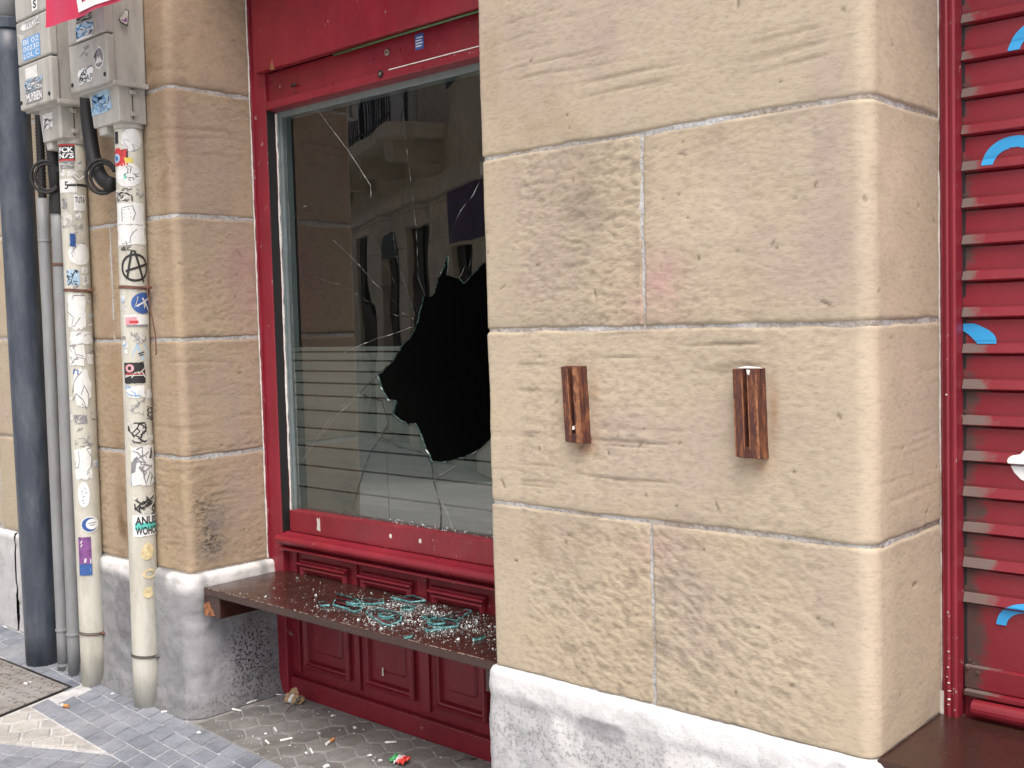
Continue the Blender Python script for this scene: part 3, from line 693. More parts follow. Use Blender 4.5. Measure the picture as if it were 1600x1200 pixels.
# rough broken rim, with its own small facets
mb = MB(); pts = []
for i, (a, b) in enumerate(zip(HOLE, HOLE[1:]+HOLE[:1])):
    n = max(1, int(math.hypot(b[0]-a[0], b[1]-a[1])/.012))
    for k in range(n):
        t = k/n; pts.append((a[0]+(b[0]-a[0])*t, a[1]+(b[1]-a[1])*t))
cxh, czh = -2.85, 1.4
n = len(pts); V = []
for x, z in pts:
    dx, dz = cxh-x, czh-z; L = math.hypot(dx, dz); j = rnd.uniform(.0, .0030); w = rnd.uniform(0, .0032)*rnd.choice((0, .3, 1))
    V += [(x-dx/L*w, GY-.0006, z-dz/L*w), (x+dx/L*j*.6, GY+.003, z+dz/L*j*.6), (x, GY+.0065, z)]
F = []
for i in range(n):
    k = (i+1) % n; F += [(3*i, 3*k, 3*k+1, 3*i+1), (3*i+1, 3*k+1, 3*k+2, 3*i+2)]
mb.add(V, F); mb.build('broken_edge', RIM2, gp)
CR = [[(-3.555, 2.445), (-3.355, 2.244), (-3.229, 2.096), (-3.228, 2.047)], [(-2.945, 1.663), (-2.977, 1.73), (-2.979, 1.91), (-2.994, 2.039), (-3.004, 2.113), (-3.022, 2.249), (-3.038, 2.423)],
      [(-2.82, 1.804), (-2.814, 1.833), (-2.804, 1.864), (-2.761, 1.939), (-2.731, 1.968), (-2.685, 2.002), (-2.645, 2.06), (-2.58, 2.16)], [(-3.009, 1.572), (-3.14, 1.663)], [(-3.001, 1.584), (-3.064, 1.742), (-3.096, 1.816), (-3.117, 1.986)],
      [(-3.017, 1.548), (-3.107, 1.526), (-3.256, 1.498), (-3.435, 1.448)], [(-3.176, 1.684), (-3.255, 1.744), (-3.325, 1.805), (-3.466, 1.902)],
      [(-3.23, 1.358), (-3.337, 1.291), (-3.275, 1.273), (-3.204, 1.264), (-3.172, 1.176), (-3.215, 1.124), (-3.166, 1.102), (-3.106, 1.088), (-2.979, 1.075), (-2.936, 1.037)], [(-3.337, 1.291), (-3.505, 1.206), (-3.643, 1.073), (-3.721, 0.996)],
      [(-3.321, 1.291), (-3.481, 1.199), (-3.603, 1.097)], [(-3.215, 1.124), (-3.279, 1.065), (-3.338, 0.967), (-3.405, 0.822)], [(-2.936, 1.042), (-2.932, 0.975), (-2.907, 0.917), (-2.895, 0.87), (-2.899, 0.789)],
      [(-2.907, 0.917), (-2.862, 0.862), (-2.834, 0.803)], [(-2.932, 0.975), (-2.866, 1.009), (-2.676, 1.112)], [(-3.188, 1.065), (-3.183, 0.793)], [(-3.72, 2.007), (-3.674, 2.048), (-3.588, 2.058)], [(-2.764, 1.713), (-2.726, 1.771)],
      [(-3.005, 1.578), (-3.05, 1.63)], [(-3.002, 1.59), (-3.10, 1.70), (-3.24, 1.93)], [(-3.01, 1.565), (-3.20, 1.62), (-3.42, 1.72), (-3.60, 1.76)], [(-2.99, 1.60), (-3.02, 1.75), (-3.03, 1.95)], [(-2.87, 1.72), (-2.90, 1.86), (-2.88, 2.08)], [(-2.73, 1.70), (-2.70, 1.80), (-2.62, 1.88)], [(-3.008, 1.574), (-3.07, 1.60)], [(-3.006, 1.582), (-3.03, 1.66)], [(-3.19, 1.30), (-3.165, 1.21), (-3.175, 1.15), (-3.03, 1.11)], [(-2.945, 1.04), (-2.90, .985), (-2.845, 1.015), (-2.84, 1.05)]]
DK = {7: .0075, 10: .0048, 11: .0062, 25: .0022, 26: .0024, 14: .0016}
for i, c in enumerate(CR):
    w = DK.get(i, .0034 if i < 7 else .0018 if 17 <= i <= 22 else .0026); P = []
    for a, b in zip(c, c[1:]):
        L = math.hypot(b[0]-a[0], b[1]-a[1]); n = max(2, int(L/.016))
        for k in range(n):
            t = k/n; j = .0016; P.append((a[0]+(b[0]-a[0])*t+rnd.uniform(-j, j), a[1]+(b[1]-a[1])*t+rnd.uniform(-j, j)))
    P.append(c[-1]); V = []
    for k, p in enumerate(P):
        q = P[min(k+1, len(P)-1)]; o_ = P[max(k-1, 0)]; tx, tz = q[0]-o_[0], q[1]-o_[1]; L = math.hypot(tx, tz)+1e-9
        ww = w*rnd.uniform(.15, 1.0)*(1 if i in DK else rnd.choice((.25, .6, 1)))
        V += [(p[0]-tz/L*ww/2, GY-.0012, p[1]+tx/L*ww/2), (p[0]+tz/L*ww/2, GY-.0018, p[1]-tx/L*ww/2)]
    F = [(2*k, 2*k+1, 2*k+3, 2*k+2) for k in range(len(P)-1)]
    mesh('crack', V, F, CRKD if i in DK else CRKW, gp)
# frosted film in bands, gone where the glass is gone
def hole_hits(z):
    xs = []
    for (x0, z0), (x1, z1) in zip(HOLE, HOLE[1:]+HOLE[:1]):
        if (z0 <= z) != (z1 <= z): xs.append(x0+(x1-x0)*(z-z0)/(z1-z0))
    return sorted(xs)
edges = [1.478, 1.454, 1.418, 1.375, 1.326, 1.273, 1.212, 1.137, 1.061, .978, .886, .778]
for a, b in zip(edges, edges[1:]):
    z1, z0 = a-.0035, b+.0035; n = max(2, int((z1-z0)/.004)); mb = MB()
    for k in range(n):
        za = z0+(z1-z0)*k/n; zb = z0+(z1-z0)*(k+1)/n; ha = hole_hits(za); hb = hole_hits(zb)
        if len(ha) != len(hb): hb = ha = hole_hits((za+zb)/2)
        xa = [GX0]+ha+[GX1]; xb = [GX0]+hb+[GX1]
        for q in range(0, len(xa), 2):
            mb.add([(xa[q], GY+.007, za), (xa[q+1], GY+.007, za), (xb[q+1], GY+.007, zb), (xb[q], GY+.007, zb)], [(0, 1, 2, 3)])
    mb.build('film_band', FILM, gp)
mb = MB()
for k in range(150):
    x = rnd.uniform(-3.35, -2.45); x = x if rnd.random() < .35 else rnd.gauss(-2.95, .22); x = min(max(x, -3.7), -2.35); s_ = rnd.uniform(.002, .006); z = .79+abs(rnd.gauss(0, .007)); y = rnd.uniform(2.782, 2.794)
    a = [(x+rnd.uniform(-s_, s_), y+rnd.uniform(-s_, s_)*.6, z+rnd.uniform(-s_*.3, s_)) for _ in range(4)]
    mb.add(a, [(0, 1, 2), (0, 3, 1), (1, 3, 2), (2, 3, 0)])
o = mb.build('sill_crumbs', CRUMB, None, loc=(-3, 2.78, .79)); tag(o, 'fine glass crumbs lying along the foot of the broken pane', 'glass crumbs', kind='stuff')

# ------------------------------------------------------------------ benches
bn = thing('bench', 'brown wall bench under the broken window, strewn with glass', 'bench', (-3.03, 2.55, 0))
mb = MB(); ny_ = 24
fx = np.linspace(-3.818, -2.228, 60); fy = 2.362-.0015*fbm(fx*20, fx*0, 5, 3)
V = []; 
for x, y in zip(fx, fy): V += [(x, 2.752, .53), (x, y+.004, .53), (x, y+.0002, .5275), (x, y, .503), (x, y+.003, .499), (x, 2.752, .499)]
F = [(6*i+k, 6*i+(k+1) % 6, 6*i+6+(k+1) % 6, 6*i+6+k) for i in range(59) for k in range(6)]+[tuple(range(6)), tuple(range(59*6, 60*6))[::-1]]
mb.add(V, F); pk = mb.build('plank', BROWN, bn)
mb = MB()
for k in range(60):
    x = rnd.uniform(-3.81, -2.27); l_ = rnd.uniform(.006, .035); w_ = rnd.uniform(.0008, .002)
    mb.add([(x, 2.3615, .5305-w_*.3), (x+l_, 2.3615, .5305-w_*.5), (x+l_*.8, 2.3645, .5306), (x+l_*.1, 2.3645, .5306), (x+l_*.5, 2.3612, .5295-w_)], [(0, 4, 1, 2, 3)])
tag(mb.build('edge_wear_glint', WORNE, pk), kind='stuff')
bt = boxp('batten', (-3.838, -3.728, 2.372, 2.75, .412, .4985), BROWN, bn, .004)
mb = MB(); q = [(-3.836, .414), (-3.79, .416), (-3.765, .422), (-3.772, .44), (-3.79, .45), (-3.80, .475), (-3.815, .47), (-3.836, .455)]
mb.prism(q, lambda x, z: (x, 2.3725, z), lambda x, z: (x, 2.3700+.001*math.sin(x*400), z)); mb.build('splintered_end', RAWW, bt)
boxp('batten', (-2.31, -2.238, 2.40, 2.75, .412, .4985), BROWN, bn, .004)
boxp('bracket_plate', (-2.245, -2.236, 2.385, 2.42, .40, .495), PIPEG, bn, .001)
bn2 = thing('bench', 'dark brown wall bench below the red shutter at the right edge', 'bench', (-.2, 2.55, 0))
boxp('plank', (-1.034, .745, 2.352, 2.745, .503, .5345), BROWN, bn2, .004)
boxp('batten', (-1.0, -.93, 2.40, 2.74, .412, .4985), BROWN, bn2, .004); boxp('batten', (.60, .70, 2.40, 2.74, .412, .4985), BROWN, bn2, .004)

# glass on the bench
def shard(poly, z, tilt, label, t=.006, dx=0, dy=0):
    cx = sum(p[0] for p in poly)/len(poly); cy = sum(p[1] for p in poly)/len(poly)
    r = thing('glass_shard', label, 'glass shard', (cx, cy, z), 'shards on the bench')
    jp = []
    for a, b in zip(poly, poly[1:]+poly[:1]):
        for k in range(4): jp.append((a[0]+(b[0]-a[0])*k/4+rnd.uniform(-.0022, .0022), a[1]+(b[1]-a[1])*k/4+rnd.uniform(-.0022, .0022)))
    H = lambda x, y: z+max(0, (x-cx)*tilt[0]+(y-cy)*tilt[1])
    n = len(jp); V = [(x, y, H(x, y)+t) for x, y in jp]; mesh('face', V, [tuple(range(n))], SHARD, r)
    V = []
    for x, y in jp: V += [(x, y, H(x, y)+t), (cx+(x-cx)*1.02+rnd.uniform(-.001, .001), cy+(y-cy)*1.02, H(x, y)+t*.5), (x, y, H(x, y))]
    F = []
    for i in range(n):
        k = (i+1) % n; F += [(3*i, 3*k, 3*k+1, 3*i+1), (3*i+1, 3*k+1, 3*k+2, 3*i+2)]
    mesh('broken_edge', V, F, RIM, r)
    V = []
    for x, y in jp: V += [(x, y, H(x, y)+t+.0004), (cx+(x-cx)*rnd.uniform(.86, .97), cy+(y-cy)*rnd.uniform(.86, .97), H(x, y)+t+.0004)]
    tag(mesh('chipped_rim', V, [(2*i, 2*((i+1) % n), 2*((i+1) % n)+1, 2*i+1) for i in range(n) if rnd.random() < .6], RIM, r), kind='stuff')
    return r
SH = [[(-3.264, 2.591), (-3.133, 2.582), (-3.038, 2.53), (-3.014, 2.471), (-3.084, 2.484), (-3.16, 2.487)], [(-3.141, 2.609), (-3.11, 2.632), (-3.052, 2.641), (-3.019, 2.611), (-3.053, 2.583), (-3.082, 2.561)], [(-3.238, 2.484), (-3.192, 2.496), (-3.157, 2.469), (-3.189, 2.449)], [(-2.982, 2.494), (-2.963, 2.539), (-2.845, 2.536), (-2.795, 2.496), (-2.783, 2.43), (-2.823, 2.428), (-2.897, 2.459)], [(-2.695, 2.513), (-2.704, 2.582), (-2.627, 2.592), (-2.582, 2.561), (-2.604, 2.535), (-2.614, 2.483), (-2.637, 2.458)], [(-2.708, 2.579), (-2.712, 2.653), (-2.706, 2.726), (-2.677, 2.718), (-2.637, 2.603)], [(-3.066, 2.690), (-3.001, 2.74), (-2.918, 2.728), (-2.962, 2.685)], [(-2.65, 2.37), (-2.636, 2.4), (-2.622, 2.382), (-2.631, 2.358)], [(-2.446, 2.488), (-2.433, 2.531), (-2.422, 2.522), (-2.429, 2.476)]]
SLB = ['large long teal-edged glass shard at the left of the heap on the bench', 'small flat glass shard behind the middle of the heap on the bench', 'smallest whitish glass lump at the left tip of the heap', 'broad glass shard with bright teal front edge in the heap\'s middle', 'thick teal-edged glass shard nearest the pier in the right heap',
       'narrow glass shard pointing back to the red panels, right heap', 'clear glass shard leaning by the panel moulding at the back', 'thin white glass splinter on the front edge of the bench', 'thin splinter lying apart, close to the stone pier']
TL = [(0, .10), (.05, .05), (.1, .0), (0, .12), (0, .10), (.05, .06), (.0, .22), (0, 0), (0, 0)]
for p, lb, tl in zip(SH, SLB, TL): shard(p, .5312, tl, lb)
for k, (x, y, s_, a, lb) in enumerate([(-3.10, 2.535, .045, .4, 'glass flake resting on the long left shard on the bench'), (-2.90, 2.62, .04, 1.2, 'glass flake behind the broad middle shard on the bench'), (-2.75, 2.58, .035, 2.2, 'glass flake left of the right heap on the bench'), (-2.66, 2.53, .04, .2, 'glass flake lying across the right heap on the bench'), (-2.87, 2.49, .04, 2.0, 'glass flake lying across the broad middle shard')]):
    q = [(x+s_*rnd.uniform(.6, 1.1)*math.cos(a+t), y+s_*rnd.uniform(.35, .7)*math.sin(a+t)) for t in (0, 1.2, 2.3, 3.4, 4.8)]
    shard(q, .540 if k in (0, 3, 4) else .5312, (rnd.uniform(-.1, .1), .12), lb, .005)
mb = MB()
for k in range(5200):
    if k < 4300: x = rnd.gauss(-2.82, .24); y = rnd.gauss(2.56, .10)
    else: x = rnd.uniform(-3.72, -2.25); y = rnd.uniform(2.37, 2.74)
    if not (-3.78 < x < -2.24 and 2.366 < y < 2.738): continue
    if x < -3.15 and rnd.random() < .5: continue
    if fbm(np.array([x*14.]), np.array([y*14.]), 5, 3)[0] < rnd.uniform(-.6, .15): continue
    s_ = rnd.uniform(.0010, .0030) if rnd.random() < .9 else rnd.uniform(.003, .0075); z = .5302
    a = [(x+rnd.uniform(-s_, s_), y+rnd.uniform(-s_, s_), z+rnd.uniform(0, s_*.2)) for _ in range(3)]+[(x+rnd.uniform(-s_, s_)*.6, y+rnd.uniform(-s_, s_)*.6, z+s_*rnd.uniform(.5, 1.2))]
    mb.add(a, [(0, 1, 2), (0, 3, 1), (1, 3, 2), (2, 3, 0)])
o = mb.build('glass_crumbs', CRUMB, None, loc=(-2.9, 2.55, .53)); tag(o, 'scattered glass crumbs covering the brown bench', 'glass crumbs', kind='stuff')

# ------------------------------------------------------------------ slotted brackets on the right pier
def bracket(cx, z0, z1, w, lean, label, worn):
    r = thing('slotted_bracket', label, 'bracket', (cx, 2.33, z0), 'brackets on the pier')
    hw = w/2; h = z1-z0; sw = .0065
    def f(y): return lambda x, z: (cx+x+lean*(z/h-.5), y, z0+z)
    def pc(name, q, y0, y1, mat=BRACK): mb = MB(); mb.prism(q, f(y0), f(y1)); return mb.build(name, mat, r, bevel=.0015)
    pc('back_plate', [(-hw-.003, -.004), (hw+.003, -.004), (hw+.003, h+.001), (-hw-.003, h+.001)], 2.345, 2.322)
    a = pc('board', [(-hw, .0), (-sw, .0), (-sw, h), (-hw, h)], 2.3218, 2.304)
    b = pc('board', [(sw, .0), (hw, .0), (hw, h), (sw, h)], 2.3218, 2.304)
    pc('end_stop', [(-sw+.0004, .0), (sw-.0004, .0), (sw-.0004, h*.12), (-sw+.0004, h*.12)], 2.3216, 2.307)
    # worn arrises
    for (x0, x1, zz0, zz1) in worn:
        n = 14; q1 = []; q2 = []
        for k in range(n+1):
            t = zz0+(zz1-zz0)*k/n; q1.append((x0, t)); q2.append((x1+rnd.uniform(-.35, .35)*(x1-x0), t))
        mb = MB(); mb.prism(q1+q2[::-1], f(2.3042), f(2.3031)); mb.build('worn_wood', RAWW, b)
    return r, f, h, hw
r1, f1, h1, w1 = bracket(-1.864, 1.222, 1.428, .060, -.010, 'worn slotted wooden bracket on the pier, nearer the broken window', [(.0295, .014, .0, .205), (-.0065, -.0095, .02, .2)])
r2, f2, h2, w2 = bracket(-1.329, 1.214, 1.426, .066, -.006, 'slotted wooden bracket with white paint remains on top, nearer the shutter', [(.0325, .027, .0, .2), (-.0325, -.029, .0, .14), (-.0065, -.0088, .02, .2), (.0065, .0088, .02, .2)])
mb = MB()
mb.prism([(.006, h2-.001), (.008, h2-.012), (.013, h2-.014), (.016, h2-.002)], f2(2.3035), f2(2.3024))
mb.add([(-1.36, 2.312, 1.4275), (-1.29, 2.316, 1.4275), (-1.30, 2.330, 1.428), (-1.35, 2.328, 1.428), (-1.335, 2.318, 1.433), (-1.31, 2.322, 1.431)], [(0, 1, 5, 4), (1, 2, 5), (2, 3, 4, 5), (3, 0, 4)]); mb.build('paint_remains', WHITEP, r2)
mb = MB(); mb.prism([(-.004, .034), (.005, .036), (.004, .046), (-.002, .044)], f1(2.3065), f1(2.3045)); mb.build('paint_remains', WHITEP, r1)

# ------------------------------------------------------------------ shutter at the right
rs = thing('roller_shutter', 'dark red slatted roller shutter with blue and white painted shapes', 'shutter', (-.2, 2.76, .55))
SP = .0892; SY = 2.775; SX0, SX1 = -.984, .74
def slat_y(f): return np.interp(f, [0, .03, .06, .29, .315, .40, .95, 1], [.002, -.0145, -.0185, -.0088, -.0065, -.0078, -.0045, .002])
fr = [0, .03, .06, .12, .20, .29, .315, .4, .6, .8, .95, 1]
zlist = [1.353+SP*k for k in range(-6, 22)]
src = None
for k, z0 in enumerate(zlist):
    if src is None:
        V = [(x, SY+float(slat_y(f))+.0004*math.sin(x*9+f*7), z0+SP*f) for x in np.linspace(SX0, SX1, 14) for f in fr]; nf = len(fr)
        F = [(i*nf+j, (i+1)*nf+j, (i+1)*nf+j+1, i*nf+j+1) for i in range(13) for j in range(nf-1)]
        src = mesh('slat', V, F, SHUT, rs); o = src
    else:
        o = copy_obj(src, rs); o.location = (0, rnd.uniform(-.0008, .0008), z0-zlist[0]); o.rotation_euler = (0, rnd.uniform(-.0006, .0006), 0)
zb = zlist[0]
bp = boxp('bottom_plate', (SX0, SX1, 2.770, 2.785, .64, zb-.001), SHUT, rs, .002)
boxp('bottom_bar', (SX0+.003, SX1, 2.757, 2.78, .604, .662), SHUT, rs, .003)
boxp('bottom_bar', (SX0+.006, SX1, 2.742, 2.78, .588, .603), SHUT, rs, .003)
for x_, z_ in ((-.972, .672), (-.962, .664), (-.972, .655), (-.948, .648)): MB().tube([(x_, 2.772, z_), (x_, 2.752 if z_ < .66 else 2.766, z_)], .0035, 8).build('rivet', SHUT, bp)
extr('threshold_bar', arc(2.742, .562, .022, 0, 360, 15)[:-1], -.955, SX1, RED, rs)
boxp('threshold', (SX0+.001, SX1, 2.765, 2.90, .47, .585), REDD, rs, .003)
gd = boxp('guide_shadow', (-.992, -.978, 2.768, 2.80, .585, 3.24), BLACK, rs, 0)
po = thing('shutter_post', 'red grooved wooden post between stone pier and red shutter', 'post', (-1.0, 2.75, .53))
prof = [(-1.040, 2.80), (-1.040, 2.742), (-1.030, 2.735), (-1.022, 2.728), (-1.018, 2.722), (-1.0165, 2.7265), (-1.013, 2.7265), (-1.0115, 2.721), (-1.007, 2.7185), (-1.0025, 2.721), (-1.001, 2.7265), (-.9985, 2.7265), (-.997, 2.722), (-.991, 2.720), (-.986, 2.724), (-.985, 2.80)]
mb = MB(); mb.prism(prof, lambda x, y: (x, y, .531), lambda x, y: (x, y, 3.24)); mb.build('shaft', REDW, po)
mb = MB()
for z_, s_ in ((.62, .0022), (.60, .0012), (.578, .0022), (.66, .002), (.70, .0014), (.80, .0015), (1.345, .002), (.565, .0015), (.635, .001)): mb.tube([(-1.008+rnd.uniform(-.008, .008), 2.7205, z_), (-1.008, 2.7175, z_)], s_, 8)
mb.build('paint_drips', WHITEP, po)
ragged_strip('paint_edge', -1.034, -1.026, 2.7335, .55, 3.2, WHITEP, po, 45, .005)
ragged_strip('paint_edge', -1.036, -1.014, 2.7290, .531, .60, WHITEP, po, 46, .010)
# painted shapes follow the slats
def on_slat(x, z):
    f = ((z-zlist[0])/SP) % 1.0; return (x, SY+float(slat_y(f))-.0022, z)
def paint_shape(name, rows, mat):
    """rows: function z -> list of (x0, x1) spans, cut in thin bands"""
    z0, z1, fn = rows; n = int((z1-z0)/.003); mb = MB()
    for k in range(n):
        za, zb_ = z0+(z1-z0)*k/n, z0+(z1-z0)*(k+1)/n
        ia = int((za-zlist[0])/SP); ib = int((zb_-.0001-zlist[0])/SP)
        if ia != ib: continue
        A, B = fn(za), fn(zb_)
        if len(A) != len(B): A = B = fn((za+zb_)/2)
        for (a0, a1), (b0, b1) in zip(A, B):
            m = 4
            for q in range(m):
                mb.add([on_slat(a0+(a1-a0)*q/m, za), on_slat(a0+(a1-a0)*(q+1)/m, za), on_slat(b0+(b1-b0)*(q+1)/m, zb_), on_slat(b0+(b1-b0)*q/m, zb_)], [(0, 1, 2, 3)])
    return mb.build(name, mat, rs)
def arch(cx, cz, rx, rz, th):
    def fn(z):
        t = (z-cz)/rz
        if t >= 1: return []
        xo = rx*math.sqrt(1-t*t); ti = (z-cz)/(rz-th)
        if ti >= 1: return [(cx-xo, cx+xo)]
        xi = (rx-th)*math.sqrt(1-ti*ti); return [(cx-xo, cx-xi), (cx+xi, cx+xo)]
    return (cz, cz+rz-.0005, fn)
paint_shape('painted_arch', arch(-.862, 1.901, .075, .064, .028), BLUEP)
paint_shape('painted_arch', arch(-.80, 2.163, .074, .066, .028), BLUEP)
paint_shape('painted_arch', arch(-.830, .776, .076, .062, .024), BLUEP)
paint_shape('painted_arch', (1.469, 1.519, lambda z: [(-.984 if z > 1.500 else -.984+.034*((1.500-z)/.03)**.7, -.904-.055*max(0, (z-1.475)/.044)**2.2)]), BLUEP)
paint_shape('painted_flower', (1.128, 1.228, lambda z: [(float(np.interp(z, [1.128, 1.140, 1.156, 1.172, 1.186, 1.193, 1.198, 1.201, 1.206, 1.214, 1.222, 1.228], [-.815, -.848, -.864, -.873, -.877, -.874, -.866, -.849, -.846, -.838, -.826, -.80])), -.70)]), WHITE)
for cx_, cz_ in ((-.62, 1.90), (-.45, 2.16), (-.50, .78)): paint_shape('painted_arch', arch(cx_, cz_, .075, .062, .026), BLUEP)

# ------------------------------------------------------------------ flat prints: little 2D meshes mapped onto things
def grid2d(nx=8, ny=3, rag=.0, seed=1):
    r = random.Random(seed); V = [(i/nx, j/ny) for i in range(nx+1) for j in range(ny+1)]
    V = [(u+(rag*r.uniform(-1, .3) if u in (0, 1) else 0)*(-1 if u == 0 else 1), v+(rag*r.uniform(-1, .3) if v in (0, 1) else 0)*(-1 if v == 0 else 1)) for u, v in V]
    return V, [(i*(ny+1)+j, (i+1)*(ny+1)+j, (i+1)*(ny+1)+j+1, i*(ny+1)+j+1) for i in range(nx) for j in range(ny)]
def disc2d(n=28, r0=0., rag=0., seed=1, cx=.5, cy=.5, r1=.5):
    r = random.Random(seed); V = []; F = []; rings = [r0+(r1-r0)*k/4 for k in range(5)]
    for k, q in enumerate(rings):
        for i in range(n): q2 = q*(1-(rag*r.random() if k == 4 else 0)); V.append((cx+q2*math.cos(2*math.pi*i/n), cy+q2*math.sin(2*math.pi*i/n)))
    for k in range(4):
        for i in range(n): F.append((k*n+i, k*n+(i+1) % n, (k+1)*n+(i+1) % n, (k+1)*n+i))
    return V, F
def rib2d(lines, w=.05):
    V = []; F = []
    for L in lines:
        P = []
        for a, b in zip(L, L[1:]):
            n = max(1, int(math.hypot(b[0]-a[0], b[1]-a[1])/.12))
            P += [(a[0]+(b[0]-a[0])*k/n, a[1]+(b[1]-a[1])*k/n) for k in range(n)]
        P.append(L[-1]); k0 = len(V)
        for k, p in enumerate(P):
            q = P[min(k+1, len(P)-1)]; o_ = P[max(k-1, 0)]; tx, ty = q[0]-o_[0], q[1]-o_[1]; l_ = math.hypot(tx, ty)+1e-9
            V += [(p[0]-ty/l_*w/2, p[1]+tx/l_*w/2), (p[0]+ty/l_*w/2, p[1]-tx/l_*w/2)]
        F += [(k0+2*k, k0+2*k+1, k0+2*k+3, k0+2*k+2) for k in range(len(P)-1)]
    return V, F
def scrib2d(seed, n=5, w=.05):
    r = random.Random(seed); L = []
    for k in range(n):
        x, y = r.uniform(.1, .9), r.uniform(.1, .9); P = [(x, y)]
        for q in range(r.randint(3, 6)):
            x = min(.97, max(.03, x+r.uniform(-.35, .35))); y = min(.97, max(.03, y+r.uniform(-.3, .3))); P.append((x, y))
        L.append(P)
    return rib2d(L, w)
_txt = {}
def text2d(s_, bold=.02, box=(0, 0, 1, 1)):
    key = (s_, bold)
    if key not in _txt:
        cu = bpy.data.curves.new('t', 'FONT'); cu.body = s_; cu.size = 1; cu.offset = bold; cu.resolution_u = 3
        o = bpy.data.objects.new('t', cu); COL.objects.link(o)
        dg = bpy.context.evaluated_depsgraph_get(); dg.update(); ev = o.evaluated_get(dg); me = ev.to_mesh()
        V = [tuple(v.co[:2]) for v in me.vertices]; F = [tuple(p.vertices) for p in me.polygons]; ev.to_mesh_clear()
        bpy.data.objects.remove(o); bpy.data.curves.remove(cu)
        xs = [v[0] for v in V]; ys = [v[1] for v in V]
        _txt[key] = ([((x-min(xs))/(max(xs)-min(xs)), (y-min(ys))/(max(ys)-min(ys))) for x, y in V], F)
    V, F = _txt[key]; a, b, c, d = box
    return [(a+(c-a)*x, b+(d-b)*y) for x, y in V], F
def poly2d(p): return list(p), [tuple(range(len(p)))]
def box2d(a, b, c, d, nx=6): return [(a+(c-a)*i/nx, v) for i in range(nx+1) for v in (b, d)], [(2*i, 2*i+2, 2*i+3, 2*i+1) for i in range(nx)]
def decal(name, m2, f, mat, parent):
    o = mesh(name, [f(u, v) for u, v in m2[0]], m2[1], mat, parent)
    if name in ('print', 'scrawl', 'tag'): o['kind'] = 'stuff'
    return o

# ------------------------------------------------------------------ pipes
PY = 2.29
def axis_x(p, z): return p[0]+(p[1]-p[0])*z/2.4
def pipe_tube(name, p, r, z0, z1, mat, parent, n=28, y=PY, wob=.0):
    zz = np.linspace(z0, z1, 16); return MB().tube([(axis_x(p, z)+wob*math.sin(z*5), y, z) for z in zz], r, n).build(name, mat, parent, smooth=True)
def cylmap(p, r, a0, a1, z0, z1, y=PY):
    def f(u, v):
        z = z0+(z1-z0)*v; a = R_(a0+(a1-a0)*u); return (axis_x(p, z)+r*math.cos(a), y+r*math.sin(a), z)
    return f
def clamp(p, z, r, mat, parent, w=.010, tail=True, name='clamp'):
    mb = MB(); n = 30
    V = []
    for k in range(n+1):
        a = R_(-190+300*k/n); zz = z+.004*math.sin(k*.2)
        for dr, dz in ((.001, -w/2), (.004, -w/2+.001), (.004, w/2-.001), (.001, w/2)): V.append((axis_x(p, z)+(r+dr)*math.cos(a), PY+(r+dr)*math.sin(a), zz+dz))
    F = [(4*i+k, 4*i+4+k, 4*i+5+k, 4*i+1+k) for i in range(n) for k in range(3)]
    mb.add(V, F)
    x = axis_x(p, z)+(r+.003)*math.cos(R_(20)); y = PY+(r+.003)*math.sin(R_(20))
    if tail: mb.tube([(x-.004, y-.01, z), (x+.010, y+.006, z), (x+.012, y+.02, z)], .006, 8)
    return mb.build(name, mat, parent)
RP = .055
pR = (-4.169, -4.109); pL = (-4.623, -4.594)
tR = thing('pipe', 'cream plastic conduit pipe covered in stickers and a drawn circled A', 'pipe', (-4.169, PY, 0))
tL = thing('pipe', 'cream plastic conduit pipe with black and red letter sticker near its top', 'pipe', (-4.623, PY, 0))
bR = pipe_tube('tube', pR, RP, -.005, 2.40, PIPEW, tR); bL = pipe_tube('tube', pL, RP, -.005, 2.40, PIPEW, tL)
clamp(pR, 1.735, RP, RUST, tR, .013); clamp(pL, 1.742, RP, RUST, tL, .013)
clamp(pR, .218, RP, WIRE, tR, .005, False, 'wire_tie'); clamp(pR, .211, RP, WIRE, tR, .004); clamp(pL, .236, RP, WIRE, tL, .004, False, 'wire_tie'); clamp(pL, .228, RP, RUST, tL, .004)
for t_, p_ in ((tR, pR), (tL, pL)): MB().tube([(axis_x(p_, 2.40), PY, 2.368), (axis_x(p_, 2.40), PY, 2.41)], RP+.004, 28).build('collar', BOXM, t_, smooth=False, bevel=.002)
MB().tube([(-4.045, 2.31, 1.79), (-4.04, 2.30, 1.72), (-4.012, 2.297, 1.63), (-3.985, 2.295, 1.545), (-3.978, 2.292, 1.47), (-3.979, 2.290, 1.462)], .0028, 6).build('loose_wire', RUST, tR, smooth=True)

